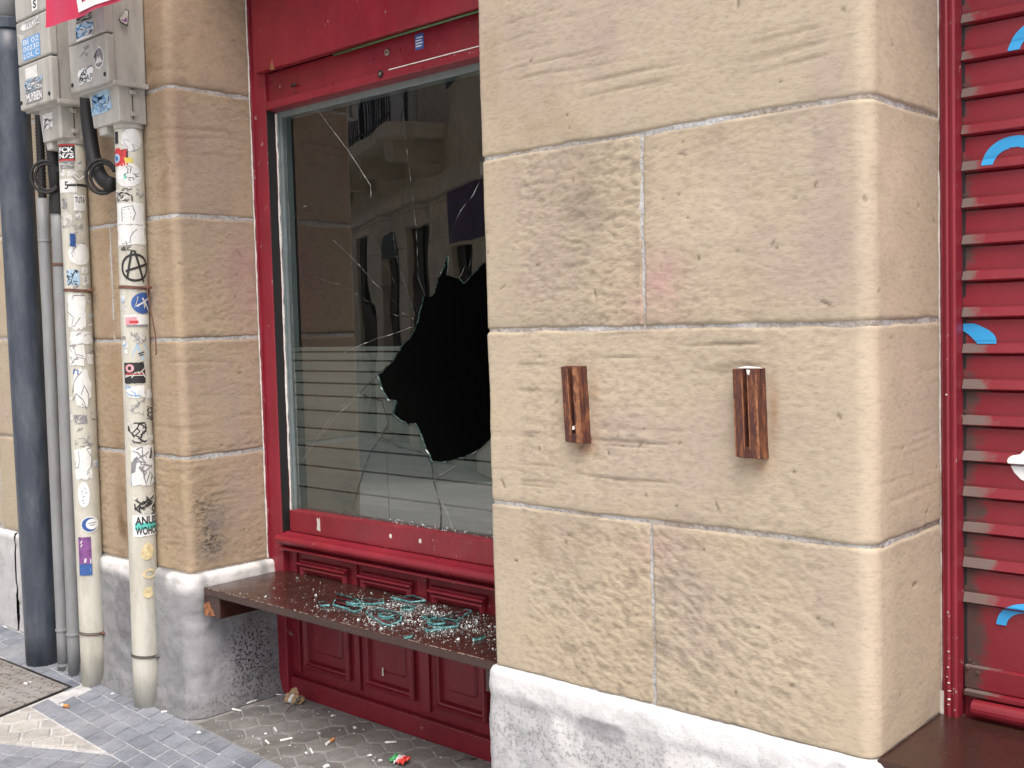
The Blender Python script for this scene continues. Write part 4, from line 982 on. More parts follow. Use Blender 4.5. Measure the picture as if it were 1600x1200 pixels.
circ = [(.5+.46*math.cos(t*.35+1.2), .47+.40*math.sin(t*.35+1.2)) for t in range(19)]
AMARK = [circ, [(.22, .12), (.40, .98), (.50, .97), (.78, .02)], [(.18, .36), (.60, .48), (1.0, .60)], [(.40, .98), (.42, .95)]]
STR = [(-62, 26, 2.274, 2.368, 'round'), (-99, -75, 2.307, 2.357, 'black'), (-111, -35, 2.217, 2.290, 'redblue'), (-51, -13, 2.229, 2.251, 'yellow'), (-99, 22, 2.135, 2.231, 'bird'), (-111, -22, 2.075, 2.130, 'tag'), (-100, 27, 1.986, 2.074, 'sheet'), (-101, 37, 1.901, 1.986, 'white'), (-82, -37, 1.882, 1.899, 'abuc'), (-82, 40, 1.753, 1.884, 'circlea'), (-42, 60, 1.629, 1.714, 'blueround'), (-74, 42, 1.576, 1.627, 'pink'), (-46, 14, 1.511, 1.555, 'grey'), (-48, 32, 1.443, 1.513, 'paleblue'), (-85, 8, 1.348, 1.434, 'blackred'), (-77, 5, 1.288, 1.343, 'bluish'), (-72, 5, 1.215, 1.288, 'scrawl'), (8, 50, 1.193, 1.253, 'cop'), (-74, 11, 1.103, 1.189, 'tag2'), (-66, 55, .929, 1.094, 'photo'), (-57, 41, .802, .907, 'tag'), (-66, 55, .720, .809, 'anuis'), (-42, 27, .618, .697, 'yellowrest'), (-37, 31, .540, .585, 'yellowrest'), (-37, 14, .455, .514, 'yellowrest')]
STL = [(-98, -15, 2.296, 2.366, 'fck'), (-90, -19, 2.262, 2.2955, 'dark'), (-102, -12, 2.160, 2.220, 'five'), (-36, 63, 2.188, 2.199, 'bar'), (-29, 27, 2.082, 2.153, 'tuta'), (-95, -34, 2.014, 2.082, 'greyround'), (-39, 12, 1.977, 2.027, 'scrawl'), (-62, 41, 1.849, 1.947, 'round'), (-74, -18, 1.766, 1.832, 'bluetag'), (-80, 4, 1.573, 1.725, 'white'), (-75, 38, 1.509, 1.565, 'white'), (-80, -5, 1.416, 1.507, 'scrawlsheet'), (-73, 21, 1.226, 1.415, 'blob'), (-66, -11, 1.165, 1.204, 'dark'), (-70, 20, 1.063, 1.150, 'scrawl'), (-77, 4, .918, 1.061, 'white'), (-63, -14, .797, .909, 'oval'), (-56, 21, .685, .756, 'moon'), (-74, -17, .497, .667, 'purple')]
def stickers(lst, p, parent, seed):
    for k, (a0, a1, z0, z1, kind) in enumerate(lst):
        sd = seed+k*3; lay = .0008+.00005*k
        f = cylmap(p, RP+lay, a0, a1, z0, z1); g_ = cylmap(p, RP+lay+.0007, a0, a1, z0, z1); h_ = cylmap(p, RP+lay+.0013, a0, a1, z0, z1)
        P = lambda m2, mat, nm='sticker': decal(nm, m2, f, mat, parent)
        def I(m2, mat, par, nm='print', ff=None): return decal(nm, m2, ff or g_, mat, par)
        rect = grid2d(10, 3, .05, sd)
        if kind == 'round': b = P(disc2d(28, 0, .08, sd), PAPER); I(scrib2d(sd, 2, .02), INKG, b)
        elif kind == 'greyround': b = P(disc2d(24, 0, .1, sd), PAPER2); I(scrib2d(sd, 3, .04), INKG, b)
        elif kind == 'black': P(rect, INK)
        elif kind == 'dark': b = P(rect, STGREY); I(scrib2d(sd, 4, .07), PAPER2, b)
        elif kind == 'redblue':
            b = P(grid2d(10, 4, .12, sd), STRED); I(disc2d(16, 0, 0, 1, .3, .45, .26), STPB, b); I(disc2d(16, .0, 0, 1, .3, .45, .13), STBLUE, b, 'print', h_); I(poly2d([(.6, .55), (1, .45), (1, .95), (.75, .9)]), INK, b)
        elif kind == 'yellow': P(grid2d(8, 2, .2, sd), STYEL)
        elif kind == 'bird':
            b = P(disc2d(30, 0, .03, sd), PAPER)
            I(rib2d([[(.38, .52), (.5, .58), (.72, .55), (.8, .42), (.6, .38), (.45, .4), (.38, .52)], [(.5, .58), (.52, .75), (.45, .82), (.55, .86), (.64, .82), (.60, .72), (.58, .58)], [(.72, .5), (.9, .58)], [(.74, .46), (.9, .46)], [(.55, .38), (.53, .28), (.6, .27)], [(.66, .39), (.68, .28)]], .022), INK, b)
            I(poly2d([(.36, .5), (.44, .52), (.44, .32), (.38, .34)]), STTEAL, b)
        elif kind in ('tag', 'tag2'):
            if kind == 'tag2': P(grid2d(10, 4, .1, sd), PAPER2)
            b = decal('tag', scrib2d(sd, 7, .06), g_, INK, parent)
            if kind == 'tag': I(scrib2d(sd+1, 4, .05), PAPER, b, 'print', h_)
        elif kind == 'sheet': b = P(grid2d(10, 4, .04, sd), PAPER); I(rib2d([[(.25, .15), (.25, .75), (.6, .85), (.68, .5), (.6, .2)], [(.32, .3), (.55, .35)], [(.32, .5), (.55, .52)], [(.32, .65), (.5, .7)]], .03), INKG, b)
        elif kind == 'white': b = P(grid2d(10, 5, .10, sd), PAPER); I(scrib2d(sd, 2, .03), INKG, b)
        elif kind == 'blob': b = P(disc2d(26, 0, .25, sd), PAPER); I(scrib2d(sd, 3, .03), INKG, b); I(poly2d([(.1, .82), (.35, .8), (.38, .9), (.15, .94)]), STBLUE, b)
        elif kind == 'abuc': decal('lettering', text2d('ABUC', .03), f, INK, parent)
        elif kind == 'circlea': decal('drawn_sign', rib2d(AMARK, .075), f, INK, parent)
        elif kind == 'blueround':
            b = P(disc2d(28), STBLUE); I(poly2d([(.12, .3), (.55, .25), (.62, .45), (.5, .75), (.25, .82), (.2, .55)]), PAPER2, b); I(rib2d([[(.45, .75), (.8, .1)], [(.2, .35), (.8, .75)]], .07), PAPER, b, 'print', h_)
        elif kind == 'pink': b = P(grid2d(10, 3, .08, sd), PAPER); I(box2d(.05, .1, .45, .8), STPINK, b); I(box2d(.1, .05, .9, .18), INKG, b, 'print', h_); I(box2d(.2, .3, .5, .5), STRED, b, 'print', h_)
        elif kind == 'grey': b = P(disc2d(20, 0, .2, sd), PAPER2); I(scrib2d(sd, 4, .06), STGREY, b)
        elif kind == 'paleblue': b = P(poly2d([(0, .2), (.3, 1), (.75, .9), (1, .15), (.6, 0)]), STPB); I(rib2d([[(.35, .35), (.65, .45)], [(.4, .25), (.6, .3)]], .06), INK, b)
        elif kind == 'blackred':
            b = P(grid2d(10, 4, .03, sd), INK); I(disc2d(14, .09, 0, 1, .3, .72, .2), STPINK, b); I(box2d(.05, .42, .95, .47), STRED, b); I(box2d(.05, .36, .95, .39), PAPER, b); I(scrib2d(sd, 3, .05), PAPER2, b)
        elif kind == 'bluish': b = P(grid2d(8, 3, .2, sd), PAPER); I(poly2d([(.1, .1), (.6, .2), (.7, .5), (.3, .6)]), STPB, b); I(scrib2d(sd, 3, .05), STSKY, b, 'print', h_)
        elif kind == 'scrawl': decal('scrawl', scrib2d(sd, 5, .03), f, INKG, parent)
        elif kind == 'scrawlsheet': b = P(grid2d(8, 4, .1, sd), PAPER); I(scrib2d(sd, 7, .035), INKG, b)
        elif kind == 'cop':
            V, F = text2d('.COP', .02); decal('lettering', ([(v, 1-u) for u, v in V], F), f, INK, parent)
        elif kind == 'photo':
            b = P(grid2d(10, 6, .06, sd), PAPER); I(poly2d([(.0, .02), (.95, .0), (.95, .22), (.5, .30), (.0, .32)]), STSKY, b); I(poly2d([(.05, .1), (.6, .06), (.6, .14), (.1, .18)]), PAPER, b, 'print', h_); I(poly2d([(.65, .02), (.97, .02), (.97, .16), (.7, .2)]), INK, b, 'print', h_); I(poly2d([(.5, .70), (.75, .95), (.9, .6), (.7, .66)]), INK, b); I(poly2d([(.0, .3), (.15, .35), (.25, .75), (.12, .68), (.02, .55)]), STGREY, b); I(scrib2d(sd, 5, .04), INKG, b)
        elif kind == 'anuis':
            b = P(grid2d(10, 3, .02, sd), WHITE); I(box2d(.08, .32, .9, .64, 10), STTEAL, b); I(text2d('ANUIS', .03, (.1, .54, .92, .93)), INK, b, 'lettering', h_); I(text2d('WOHOU', .03, (.1, .07, .97, .45)), INK, b, 'lettering', h_)
        elif kind == 'yellowrest': P(disc2d(18, .28 if k % 2 else 0, .35, sd), STYEL2, 'glue_rest')
        elif kind == 'fck':
            b = P(grid2d(10, 3, .0, sd), INK); I(box2d(0, .90, 1, 1), STRED, b); I(box2d(0, .0, 1, .09), STRED, b); I(text2d('FCK', .035, (.12, .50, .95, .83)), WHITE, b, 'lettering'); I(text2d('NZS', .035, (.12, .14, .95, .46)), WHITE, b, 'lettering')
        elif kind == 'five': b = P(grid2d(10, 3, .02, sd), PAPER); I(text2d('5', .02, (.42, .25, .60, .8)), INK, b, 'lettering'); I(box2d(.55, .45, .95, .6), INK, b)
        elif kind == 'bar': P(grid2d(10, 1), INK, 'strap')
        elif kind == 'tuta': b = P(grid2d(8, 3, .05, sd), PAPER); I(text2d('TUTA', .01, (.1, .5, .9, .85)), INK, b, 'lettering')
        elif kind == 'bluetag': b = P(grid2d(8, 3, .03, sd), STPB); I(scrib2d(sd, 8, .05), INK, b)
        elif kind == 'oval': b = P(disc2d(24), WHITE); I(rib2d([[(.3, .6), (.45, .7), (.4, .4), (.6, .45)], [(.55, .8), (.7, .7)], [(.3, .25), (.5, .3)], [(.4, .15), (.55, .2)], [(.65, .55), (.8, .6)]], .045), INKG, b)
        elif kind == 'moon': b = P(disc2d(28), WHITE); I(disc2d(26, 0, 0, 1, .48, .5, .44), STBLUE, b); I(disc2d(26, 0, 0, 1, .60, .52, .33), WHITE, b, 'print', h_); I(rib2d([[(.38, .58), (.85, .6)], [(.45, .45), (.75, .46)]], .05), INKG, b, 'print', cylmap(p, RP+lay+.0018, a0, a1, z0, z1))
        elif kind == 'purple': b = P(grid2d(8, 5, .01, sd), STPUR); I(box2d(0, 0, 1, .30), STBLUE, b); I(poly2d([(.1, .28), (.5, .34), (.95, .3), (.95, .42), (.55, .45)]), PAPER, b); I(rib2d([[(.2, .75), (.35, .8), (.2, .85), (.35, .9)]], .06), PAPER, b); I(poly2d([(.05, .12), (.9, .08), (.9, .18), (.3, .2)]), STSKY, b, 'print', h_)
def filler(seed, n, main):
    r = random.Random(seed); out = []
    for k in range(400):
        if len(out) >= n: break
        a = r.uniform(-105, 15); w = r.uniform(22, 60); z = r.uniform(.93, 2.28); h = r.uniform(.014, .05); b = min(a+w, 58)
        if any(a < q[1]+2 and b > q[0]-2 and z < q[3]+.003 and z+h > q[2]-.003 for q in list(main)+out): continue
        out.append((a, b, z, z+h, r.choice(('white', 'white', 'blob', 'scrawlsheet', 'greyround', 'dark', 'grey', 'bluish'))))
    return out
stickers(filler(11, 30, STR)+STR, pR, tR, 100); stickers(filler(12, 30, STL)+STL, pL, tL, 300)

# grey conduits, blue downpipe
cA = (-4.918, -4.888); cB = (-4.806, -4.742)
t1 = thing('conduit', 'thin grey steel conduit standing against the blue downpipe', 'conduit', (cA[0], PY, 0))
pipe_tube('tube', cA, .026, -.005, 2.17, PIPEG, t1, 18)
t2 = thing('conduit', 'thin grey steel conduit tucked beside the left cream pipe', 'conduit', (cB[0], PY, 0))
pipe_tube('tube', cB, .030, -.005, 2.14, PIPEG, t2, 18)
MB().tube([(axis_x(cB, 2.12), PY, 2.09), (axis_x(cB, 2.2), PY, 2.18)], .036, 18).build('coupling', BLACK, t2, bevel=.002)
def band(p, z, r, mat, par): MB().tube([(axis_x(p, z), PY, z-.006), (axis_x(p, z), PY, z+.006)], r, 20).build('clamp', mat, par, bevel=.002)
band(cA, .19, .0295, PIPEG, t1); band(cA, .025, .0295, PIPEG, t1); band(cB, .19, .0335, PIPEG, t2); band(cB, 1.865, .034, RUST, t2); band(cA, 1.98, .029, PIPEG, t1)
mb = MB(); pts = []; rr = []
for k in range(60):
    z = 2.16+k*.0075; pts.append((axis_x(cA, z)-.012, PY+.005, z)); rr.append(.020 if k % 2 else .0165)
mb.tube(pts, rr, 14).build('flexible_hose', BLACK, t1, smooth=True)
tb = thing('downpipe', 'thick dark blue-grey downpipe at the left', 'downpipe', (-5.124, PY, 0))
pB = (-5.116, -5.136)
MB().tube([(axis_x(pB, z), PY-.005, z) for z in np.linspace(-.004, 3.0, 20)], .076, 32).build('tube', PIPEB, tb, smooth=True)
MB().tube([(axis_x(pB, 3)-.0, PY-.005, 2.96), (axis_x(pB, 3), PY-.005, 3.01)], .083, 32).build('socket', PIPEB, tb, bevel=.003)
MB().tube([(axis_x(pB, 3)-.0, PY-.005, 3.0), (axis_x(pB, 3), PY-.005, 3.25)], .070, 32).build('upper_tube', PIPEG, tb, smooth=True)
# thick cables
def cable(name, pts, r, label):
    P = [Vector(p) for p in pts]; Q = []
    for i in range(len(P)-1):
        a, b, c, d = P[max(i-1, 0)], P[i], P[i+1], P[min(i+2, len(P)-1)]
        for k in range(8):
            t = k/8; Q.append(.5*((2*b)+(c-a)*t+(2*a-5*b+4*c-d)*t*t+(3*b-a-3*c+d)*t**3))
    Q.append(P[-1]); o = MB().tube(Q, r, 12).build(name, BLACK, None, loc=tuple(P[0]), smooth=True); tag(o, label, 'cable'); return o
cable('cable', [(-4.41, 2.285, 2.70), (-4.40, 2.27, 2.50), (-4.375, 2.265, 2.35), (-4.335, 2.26, 2.25), (-4.28, 2.262, 2.185), (-4.215, 2.27, 2.16)], .030, 'thick black cable curving out between the two meter boxes')
def coil(c, R, r, label, tilt):
    mb = MB(); n = 40
    for q in range(2):
        pts = []
        for k in range(n+1):
            a = R_(20+300*k/n); pts.append((c[0]+(R-q*.012)*math.cos(a)*math.cos(tilt), c[1]+(R-q*.012)*math.cos(a)*math.sin(tilt)+q*.006, c[2]+(R-q*.010)*math.sin(a)*1.15))
        mb.tube(pts, r, 8)
    o = mb.build('cable_coil', BLACK, None, loc=c, smooth=True); tag(o, label, 'cable')
coil((-4.262, 2.245, 2.195), .060, .007, 'black cable loop beside the sticker-covered right pipe', .95)
coil((-4.735, 2.235, 2.245), .060, .0065, 'black cable loop left of the letter-sticker pipe', .95)
MB().tube([(axis_x(cB, 2.2), PY, 2.15), (-4.74, 2.28, 2.28), (-4.73, 2.27, 2.42)], .03, 14).build('cable', BLACK, None, loc=(-4.74, 2.28, 2.28), smooth=True)
tag(bpy.data.objects['cable.001'] if 'cable.001' in bpy.data.objects else bpy.data.objects['cable'], 'short black cable rising from the coupling into the left meter box', 'cable')
MB().tube([(-4.545, 2.262, 2.235), (-4.50, 2.27, 2.21), (-4.44, 2.285, 2.235)], .004, 6).build('cable_tie', PAPER2, tL, smooth=True)
boxp('tie_tab', (-4.553, -4.545, 2.24, 2.262, 1.93, 1.985), STBLUE, tL, .001)

# ------------------------------------------------------------------ meter boxes
def meter_box(x0, x1, label, sub, spout):
    r = thing('meter_box', label, 'meter box', ((x0+x1)/2, 2.25, 2.38), 'meter boxes')
    # body tapers a little towards its base
    mb = MB(); mb.prism([(x0+.012, 2.535), (x1-.012, 2.535), (x1, 3.24), (x0, 3.24)], lambda x, z: (x, 2.20, z), lambda x, z: (x, 2.335, z)); mb.build('body', BOXM, r, bevel=.006)
    mb = MB(); mb.box(x0+.0, x1+.004, 2.19, 2.338, 2.523, 2.541); mb.build('flange', BOXM, r, bevel=.003)
    for z0, z1 in ((2.53, 2.718), (2.724, 2.905), (2.910, 3.235)):
        mb = MB(); k = lambda z: (z-2.53)*.012
        mb.prism([(x0+.004-k(z0), z0), (x1-.002-k(z0)*.3, z0), (x1-.002-k(z1)*.3, z1), (x0+.004-k(z1), z1)], lambda x, z: (x, 2.166, z), lambda x, z: (x, 2.204, z)); lid = mb.build('lid', BOXM, r, bevel=.007)
        if z0 < 2.6:
            for x in (x0+.022, x1-.022): MB().tube([(x, 2.167, 2.562), (x, 2.1635, 2.562)], .0085, 14).build('screw', DARKM, lid)
    a, b = sub
    mb = MB(); mb.prism([(a+.03, 2.386), (b, 2.386), (b, 2.53), (a, 2.53)], lambda x, z: (x, 2.217, z), lambda x, z: (x, 2.335, z)); lb = mb.build('lower_box', BOXM, r, bevel=.005)
    MB().box(b+.0005, b+.002, 2.274, 2.277, 2.40, 2.53).build('seam', DARKM, lb)
    for z in (2.42, 2.505): MB().box(b, b+.012, 2.262, 2.289, z-.009, z+.009).build('clip', BOXM, lb, bevel=.003)
    mb = MB(); mb.prism([(spout[0]+.01, 2.352), (spout[1], 2.352), (spout[1], 2.387), (spout[0], 2.387)], lambda x, z: (x, 2.225, z), lambda x, z: (x, 2.315, z)); mb.build('outlet', BOXM, r, bevel=.004)
    return r
b2 = meter_box(-4.335, -4.025, 'grey meter box with megaphone sticker on its side, over the right pipe', (-4.285, -4.045), (-4.235, -4.17))
b1 = meter_box(-4.80, -4.495, 'grey meter box with blue number label, beside the blue downpipe', (-4.735, -4.535), (-4.70, -4.645))
FY = 2.1655
def flat(x0, x1, z0, z1, y=FY): return lambda u, v: (x0+(x1-x0)*u, y, z0+(z1-z0)*v)
def fl(parent, r, m2, mat, lay=0, nm='sticker', y=FY): return decal(nm, m2, flat(*r, y-.0008-.0006*lay), mat, parent)
# right box
r = (-4.26, -4.115, 2.735, 2.79); a = fl(b2, r, grid2d(4, 3, .1, 5), STPB); fl(a, r, scrib2d(8, 9, .07), STSKY, 1, 'print'); fl(a, r, scrib2d(9, 5, .05), WHITE, 2, 'print')
r = (-4.263, -4.132, 2.726, 2.736); fl(b2, r, grid2d(4, 2, .05, 6), WHITE)
r = (-4.255, -4.13, 2.795, 2.82); a = fl(b2, r, grid2d(4, 2, .05, 6), INK); fl(a, r, scrib2d(19, 4, .1), PAPER2, 1, 'print')
r = (-4.128, -4.045, 2.585, 2.676); a = fl(b2, r, disc2d(24, 0, .12, 3), PAPER); fl(a, r, disc2d(24, 0, 0, 3, .5, .52, .40), STGREY, 1, 'print'); fl(a, r, poly2d([(.15, .3), (.85, .3), (.7, .45), (.6, .6), (.5, .45), (.38, .62), (.3, .45)]), PAPER, 2, 'print'); fl(a, r, poly2d([(.05, .6), (.3, .9), (.35, .8), (.15, .5)]), INK, 2, 'print')
r = (-4.264, -4.138, 2.553, 2.615); a = fl(b2, r, grid2d(6, 3, .12, 9), WHITE); fl(a, r, text2d('BUAP', .0, (.1, .08, .95, .5)), INK, 1, 'lettering'); fl(a, r, scrib2d(33, 4, .06), INK, 1, 'print')
r = (-4.248, -4.145, 2.655, 2.70); fl(b2, r, scrib2d(34, 4, .05), INKG, 0, 'scrawl')
# megaphone on the side wall
SXB = -4.0225
def side(u, v): return (SXB+.0006+.012*max(0, (v*.07+2.755-2.535)/.7)*0+.004, 2.215+.05*u, 2.755+.068*v)
MGO = [(.66, 1), (1.0, .9), (.92, .6), (.85, .1), (.75, 0), (.2, .12), (.05, .3), (.15, .42), (.45, .7)]
a = decal('sticker', poly2d(MGO), lambda u, v: (SXB+.0045, 2.215+.05*u, 2.755+.068*v), INK, b2)
decal('print', poly2d([(.5+(x-.5)*.82, .52+(y-.5)*.86) for x, y in MGO]), lambda u, v: (SXB+.0052, 2.215+.05*u, 2.755+.068*v), PAPER2, a)
decal('print', poly2d([(.5+(x-.5)*.72, .5+(y-.5)*.74) for x, y in [(.85, .42), (.80, .1), (.25, .18), (.12, .3), (.5, .25), (.7, .5)]]), lambda u, v: (SXB+.0058, 2.215+.05*u, 2.755+.068*v), STPUR, a)
# lower box of the right one
LB = lambda u, v: (-4.262+.166*u, 2.2155, 2.437+.092*v)
a = decal('sticker', poly2d([(.02, .85), (.86, 1), (1, .1), (.7, .0), (.0, .0)]), LB, STPB, b2); decal('print', scrib2d(55, 9, .07), lambda u, v: (-4.255+.14*u, 2.2148, 2.442+.075*v), STSKY, a); decal('print', scrib2d(56, 4, .03), lambda u, v: (-4.255+.14*u, 2.2142, 2.442+.075*v), INKG, a)
# left box
r = (-4.742, -4.579, 2.733, 2.825); a = fl(b1, r, grid2d(4, 3), STSKY)
for k, s_ in enumerate(('BI 02', '00230', 'LOL C')): fl(a, r, text2d(s_, .0, (.06, .70-.31*k, .94, .93-.31*k)), WHITE, 1, 'lettering')
r = (-4.729, -4.614, 2.650, 2.700); fl(b1, r, grid2d(4, 3, .04, 3), PAPER)
r = (-4.741, -4.575, 2.600, 2.648); a = fl(b1, r, grid2d(4, 3, .03, 4), STGREY); fl(a, r, scrib2d(61, 9, .1), STPB, 1, 'print'); fl(a, r, scrib2d(62, 4, .06), WHITE, 2, 'print')
r = (-4.735, -4.578, 2.548, 2.598); a = fl(b1, r, grid2d(4, 3, .02, 5), STGREY); fl(a, r, text2d('MUYBIEN', .02, (.05, .12, .95, .85)), WHITE, 1, 'lettering')
r = (-4.763, -4.568, 2.855, 2.895); a = fl(b1, r, grid2d(5, 2, .25, 7), PAPER); fl(a, r, text2d('W/O/L', .0, (.3, .2, .9, .9)), INKG, 1, 'print')
r = (-4.638, -4.584, 2.924, 3.01); a = fl(b1, r, grid2d(3, 3, .05, 8), WHITE); fl(a, r, text2d('S', .03, (.25, .1, .8, .5)), INK, 1, 'lettering')
r = (-4.79, -4.70, 2.80, 2.865); fl(b1, r, poly2d([(.0, .9), (.9, .6), (.55, .35), (.45, .0), (.3, .5)]), PAPER2, 0, 'torn_sticker')
a = decal('sticker', grid2d(4, 3, .04, 2), lambda u, v: (-4.700+.095*u, 2.2155, 2.440+.066*v), PAPER, b1); decal('print', scrib2d(71, 7, .06), lambda u, v: (-4.700+.095*u, 2.2148, 2.440+.066*v), INKG, a)

# ------------------------------------------------------------------ red banner hanging in front of the boxes
bnr = thing('banner', 'red cloth banner corner with white lettering, hanging in front of the meter boxes', 'banner', (-3.7, 2.0, 2.72))
nu, nv = 40, 16; V = []
def ban(u, v):
    x = -4.185+.95*u; z = 2.737-.038*u+.62*v
    y = 2.0+.008*math.sin(u*9+v*2)+.005*math.sin(u*23+1)*(1-v)+.004*math.sin(v*9+u*5); return (x, y, z)
V = [ban(i/nu, j/nv) for i in range(nu+1) for j in range(nv+1)]
mesh('cloth', V, [(i*(nv+1)+j, (i+1)*(nv+1)+j, (i+1)*(nv+1)+j+1, i*(nv+1)+j+1) for i in range(nu) for j in range(nv)], BANNER, bnr, smooth=True)
def ban2(u, v): p = ban(u, v); return (p[0], p[1]-.004, p[2])
def dense(poly_lines, w): return rib2d(poly_lines, w)
V2, F2 = rib2d([[(.60, .54), (.29, .54), (.29, .050), (.60, .050)]], .06)
mesh('lettering', [ban2(u, v) for u, v in V2], F2, WHITE, bnr)
V2, F2 = rib2d([[(.66, .55), (.66, .048), (.9, .048)]], .05); mesh('lettering', [ban2(u, v) for u, v in V2], F2, WHITE, bnr)

# ------------------------------------------------------------------ litter
def butt(a, b, label, orange=False, r=.0042):
    A = Vector((a[0], a[1], r+.0005)); B = Vector((b[0], b[1], r+.0005)); d = (B-A)
    L = min(d.length, .055); d.normalize(); B = A+d*L
    t = thing('cigarette_butt', label, 'cigarette butt', (A.x, A.y, 0), 'litter in the window recess')
    m = A+d*L*.38
    MB().tube([A, A+d*L*.2, m], [r*.9, r, r], 10).build('filter', WHITE, t, smooth=False) if not orange else MB().tube([m, A+d*L*.7, B], [r, r, r*.9], 10).build('filter', ORANGE, t)
    MB().tube([m, B], [r, r*.85], 10).build('paper', PAPER, t) if not orange else MB().tube([A, m], [r, r], 10).build('paper', PAPER, t)
butt((-3.819, 2.47), (-3.772, 2.481), 'white cigarette butt near the left plinth foot, parallel to the wall')
butt((-3.83, 2.548), (-3.828, 2.592), 'white cigarette butt against the left plinth, pointing to the window')
butt((-3.378, 2.386), (-3.362, 2.43), 'white cigarette butt in the middle of the dirty hexagon paving')
butt((-3.209, 2.471), (-3.228, 2.522), 'orange-tipped cigarette butt on the hexagon paving', True, .0055)
butt((-3.222, 2.407), (-3.184, 2.388), 'short burnt cigarette end right of the middle, on hexagon paving')
butt((-3.505, 2.452), (-3.471, 2.436), 'stubby white cigarette end left of the middle, on hexagon paving')
butt((-3.422, 2.352), (-3.388, 2.342), 'bent white cigarette end close to the small grey tiles')
butt((-4.435, 2.047), (-4.395, 2.057), 'tan cigarette butt on the small grey tiles by the utility cover', True, .0065)
butt((-4.025, 2.268), (-4.005, 2.293), 'white cigarette butt at the foot of the right pipe')
butt((-3.842, 2.681), (-3.80, 2.705), 'thin pale stick in the back corner of the recess', False, .0028)
butt((-3.05, 2.62), (-3.02, 2.65), 'white cigarette end by the skirting, right side of the recess')
butt((-5.908, 2.437), (-5.86, 2.435), 'pale cigarette end at the foot of the far left wall')
def lump(name, c, s_, mat, label, cat, seed, flatn=1.0, n=9):
    r = random.Random(seed); V = []; F = []
    for i in range(n):
        for j in range(6):
            a = 2*math.pi*i/n; e_ = -math.pi/2+math.pi*j/5; k = s_*r.uniform(.55, 1.15)
            V.append((c[0]+k*math.cos(a)*math.cos(e_), c[1]+k*math.sin(a)*math.cos(e_), max(.001, s_*.5*flatn+k*flatn*.7*math.sin(e_))))
    for i in range(n):
        for j in range(5): F.append((i*6+j, ((i+1) % n)*6+j, ((i+1) % n)*6+j+1, i*6+j+1))
    o = mesh(name, V, F, mat, None, loc=(c[0], c[1], 0)); tag(o, label, cat, 'litter in the window recess'); return o
for k, (c, s_, lb) in enumerate([((-3.70, 2.24), .010, 'white paper scrap on the small grey tiles by the left plinth'), ((-3.43, 2.68), .010, 'white pebble of paper near the skirting'), ((-3.002, 2.505), .011, 'folded white paper scrap right of the orange butt'), ((-3.323, 2.527), .006, 'tiny white scrap left of the orange butt'), ((-3.485, 2.396), .007, 'tiny white scrap left of the paving middle'), ((-3.05, 2.343), .013, 'white paper ball at the edge of the small tiles'),
      ((-4.405, 2.259), .009, 'white crumb on the tiles between the cream pipes'), ((-4.618+.05, 2.345), .009, 'white crumb beside the base of the left cream pipe'), ((-2.94, 2.50), .009, 'white scrap beside the candy wrapper'), ((-3.26, 2.65), .010, 'pale curled leaf scrap near the skirting middle')]): lump('paper_scrap', c, s_, PAPER, lb, 'paper scrap', 500+k, .7)
o = MB().tube([(-4.855, 2.093, .001), (-4.855, 2.093, .0055)], .016, 20).build('bottle_cap', WHITE, None, loc=(-4.855, 2.093, 0), bevel=.001); tag(o, 'white bottle cap lying on the utility cover', 'bottle cap')
mesh('paper_flake', [(-3.80, 2.71, .003), (-3.775, 2.705, .004), (-3.77, 2.735, .010), (-3.795, 2.738, .003), (-3.785, 2.72, .0075)], [(0, 1, 4), (1, 2, 4), (2, 3, 4), (3, 0, 4)], PAPER2, None, loc=(-3.79, 2.72, 0)); tag(bpy.data.objects['paper_flake'], 'flat white paper flake in the back corner by the red jamb', 'paper scrap')
# crushed paper cup
cu = thing('paper_cup', 'crushed brown paper cup with white band in the window recess', 'paper cup', (-3.68, 2.665, 0))
def cupring(t, s_, sq): return [(-3.70+t*.055+s_*.2*sq*math.sin(3*a), 2.66+s_*math.cos(a)*.9+t*.02, .022+s_*sq*math.sin(a)+.004*math.sin(5*a+t)) for a in [2*math.pi*k/16 for k in range(16)]]
R4 = [cupring(0, .021, .85), cupring(.34, .023, .8), cupring(.36, .0235, .8), cupring(.62, .024, .75), cupring(.64, .024, .75), cupring(1, .027, .62)]
def loft(rs_): return [p for r in rs_ for p in r], [(i*16+k, i*16+(k+1) % 16, (i+1)*16+(k+1) % 16, (i+1)*16+k) for i in range(len(rs_)-1) for k in range(16)]
for nm, a, b, m in (('side', 0, 2, CARD), ('white_band', 2, 4, PAPER), ('rim', 4, 6, CARD)): V, F = loft(R4[a:b]); mesh(nm, V, F, m, cu, smooth=False)
V, F = loft([R4[0], [(p[0]+.006, 2.66+(p[1]-2.66)*.2, .022+(p[2]-.022)*.2) for p in R4[0]]]); mesh('base', V, F, CARD, cu)
MB().add([(-3.69, 2.655, .044), (-3.672, 2.66, .07), (-3.655, 2.672, .076), (-3.65, 2.68, .046)], [(0, 1, 2, 3)]).build('torn_flap', CARD, cu)
mb = MB(); P = [(-3.605, 2.577, .004), (-3.615, 2.60, .008), (-3.63, 2.628, .013), (-3.648, 2.64, .010)]
for a, b in zip(P, P[1:]): mb.add([a, b, (b[0]+.010, b[1]-.006, b[2]+.010), (a[0]+.010, a[1]-.006, a[2]+.010)], [(0, 1, 2, 3)])
o = mb.build('paper_strip', CARD, None, loc=(-3.62, 2.6, 0)); tag(o, 'curled brown paper strip beside the crushed cup', 'paper scrap')
wr = thing('candy_wrapper', 'crumpled green, white and red wrapper on the paving near the pier', 'wrapper', (-2.87, 2.535, 0))
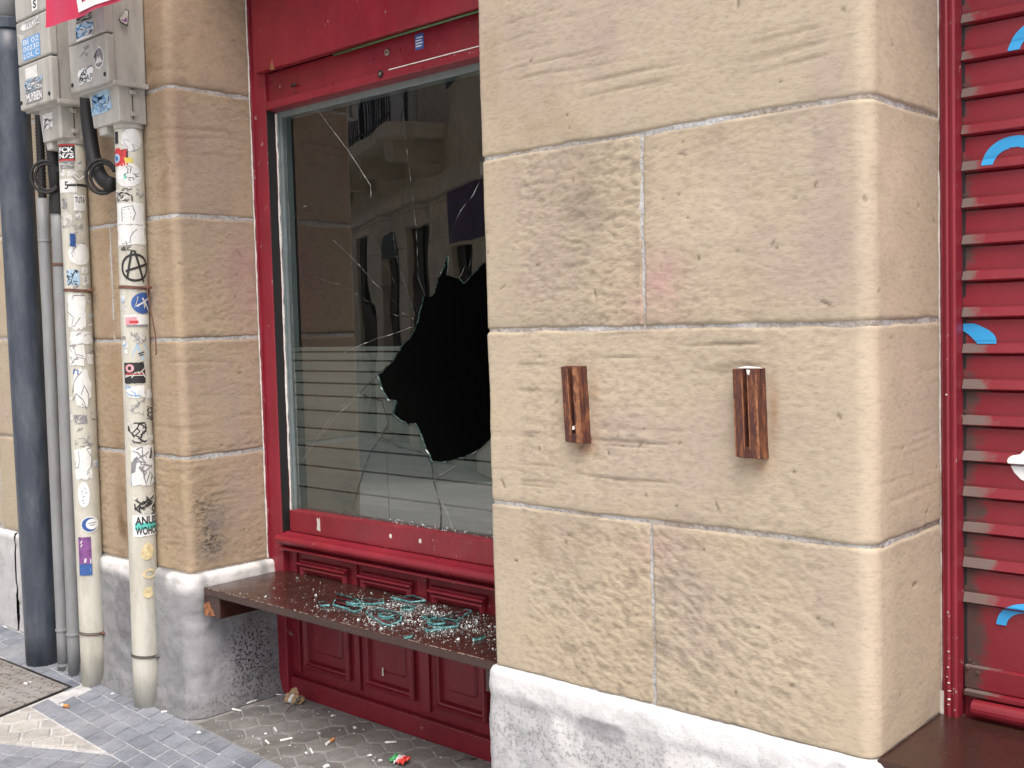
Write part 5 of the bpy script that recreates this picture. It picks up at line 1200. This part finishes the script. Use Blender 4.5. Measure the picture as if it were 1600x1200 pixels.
for nm, xa, xb, m, sd in (('green_end', -2.905, -2.880, GREENW, 1), ('white_middle', -2.882, -2.866, WHITE, 2), ('red_end', -2.868, -2.835, REDWR, 3)):
    r = random.Random(sd); n = 6; V = []
    for i in range(n+1):
        for j in range(5): V.append((xa+(xb-xa)*i/n, 2.510+.013*j+r.uniform(-.004, .004), .003+r.uniform(0, .016)+.010*math.sin(j*.8)))
    mesh(nm, V, [(i*5+j, (i+1)*5+j, (i+1)*5+j+1, i*5+j+1) for i in range(n) for j in range(4)], m, wr)
o = MB().tube([(-2.72, 2.66, .004), (-2.71, 2.69, .012), (-2.70, 2.70, .02), (-2.69, 2.69, .02), (-2.685, 2.705, .006), (-2.68, 2.725, .004)], .0028, 6).build('ribbon_scrap', WIRE, None, loc=(-2.7, 2.69, 0), smooth=True); tag(o, 'twisted grey ribbon scrap by the skirting next to the pier', 'scrap')
mb = MB()
for k in range(260):
    x = rnd.uniform(-3.80, -2.5); y = 2.25+.48*rnd.random()**.8; s_ = rnd.uniform(.0008, .003) if rnd.random() < .88 else rnd.uniform(.003, .006)
    a = [(x+rnd.uniform(-s_, s_)*1.6, y+rnd.uniform(-s_, s_)*1.6, .001+rnd.uniform(0, s_*.3)) for _ in range(3)]+[(x, y, .001+s_)]
    mb.add(a, [(0, 1, 2), (0, 3, 1), (1, 3, 2), (2, 3, 0)])
o = mb.build('ground_crumbs', CRUMB, None, loc=(-3.2, 2.5, 0)); tag(o, 'tiny glass and paper crumbs over the hexagon paving', 'crumbs', kind='stuff')

# ------------------------------------------------------------------ house across the street, seen in the window glass
ob = thing('opposite_house', 'stone house across the street, mirrored in the window glass', 'building', (-11, -4.2, 0))
OE = np.array((.894, .447)); ON = np.array((-.447, .894)); OP = np.array((-8.7, -3.0))
def opt(t, d, z): p = OP+OE*t+ON*d; return (p[0], p[1], z)
def obox(name, t0, t1, d0, d1, z0, z1, mat, parent=None):
    V = [opt(t, d, z) for t in (t0, t1) for d in (d0, d1) for z in (z0, z1)]
    return mesh(name, V, [(0, 1, 3, 2), (4, 6, 7, 5), (0, 4, 5, 1), (2, 3, 7, 6), (0, 2, 6, 4), (1, 5, 7, 3)], mat, parent or ob)
obox('wall', -14, 1.45, -6, -.10, 0, 8.5, OPPS)
opens = [(-4.12, -3.42, 0, 2.83), (-2.70, -1.80, 0, 2.45), (-1.50, -.66, 0, 2.75), (.19, .87, 0, 2.40)]
tt = -14.0
mbp = []
for a, b, z0, z1 in opens+[(1.45, 1.45, 0, 0)]:
    mbp.append((tt, a, 0, 3.0)); 
    if b > a: mbp.append((a, b, z1, 3.0))
    tt = b
for i, (a, b, z0, z1) in enumerate(mbp):
    # ashlar courses
    zz = z0
    while zz < z1-.01:
        ze = min(z1, (math.floor(zz/.42+1e-6)+1)*.42); x = a
        while x < b-.01:
            xe = min(b, x+.85); obox('stone_block', x+.004, xe-.004, -.10, rnd.uniform(-.002, .004), zz+.004, ze-.004, OPPS); x = xe
        zz = ze
for a, b, z0, z1 in opens: d_ = obox('door', a, b, -.098, -.085, z0, z1, OPPD); obox('door_panel', (a+b)/2-.02, (a+b)/2+.02, -.085, -.06, z0, z1, OPPD, d_)
mb = MB(); n = 12; V = [opt(-2.25+.45*math.cos(math.pi*k/n), dd, 2.45+.34*math.sin(math.pi*k/n)) for dd in (.006, -.01) for k in range(n+1)]
mb.add(V, [tuple(range(n+1)), tuple(range(n+1, 2*n+2))[::-1]]); mb.build('arch_light', OPPD, ob)
mesh('house_number', [opt(-2.42+.38*u, .012, 2.86+.11*v) for u, v in text2d('36', .02)[0]], text2d('36', .02)[1], OPPW, ob)
obox('cornice', -14, 1.45, -.1, .10, 3.0, 3.14, OPPS); obox('cornice', -14, 1.45, -.1, .05, 3.14, 3.24, OPPS)
obox('poster', .15, 1.23, .012, .02, 2.43, 3.0, POST); obox('sign_board', .05, 1.2, .012, .05, 3.02, 3.10, OPPW)
bal = obox('balcony', -5.2, -.2, -.1, .55, 3.66, 3.82, OPPS)
for t in (-4.8, -3.4, -2.0, -.6): obox('corbel', t, t+.16, -.1, .45, 3.42, 3.658, OPPS)
for t in np.arange(-5.15, -.2, .115): obox('baluster', t, t+.016, .50, .516, 3.82, 4.70, IRON, bal)
obox('handrail', -5.18, -.2, .49, .53, 4.70, 4.73, IRON, bal); obox('bottom_bar', -5.18, -.2, .495, .52, 3.90, 3.92, IRON, bal)
for t in (-3.75, -2.25): 
    w_ = obox('window', t, t+1.0, -.098, -.08, 3.83, 6.2, OPPD); obox('shutter_leaf', t-.05, t+.38, -.09, -.03, 3.83, 6.2, OPPW, w_); obox('shutter_leaf', t+.80, t+1.05, -.09, -.03, 3.83, 6.2, OPPW, w_)
for t in (-6.5, -.2): obox('window', t, t+1.0, -.098, -.08, 4.2, 6.2, OPPD)
print('tiles', tile_n)
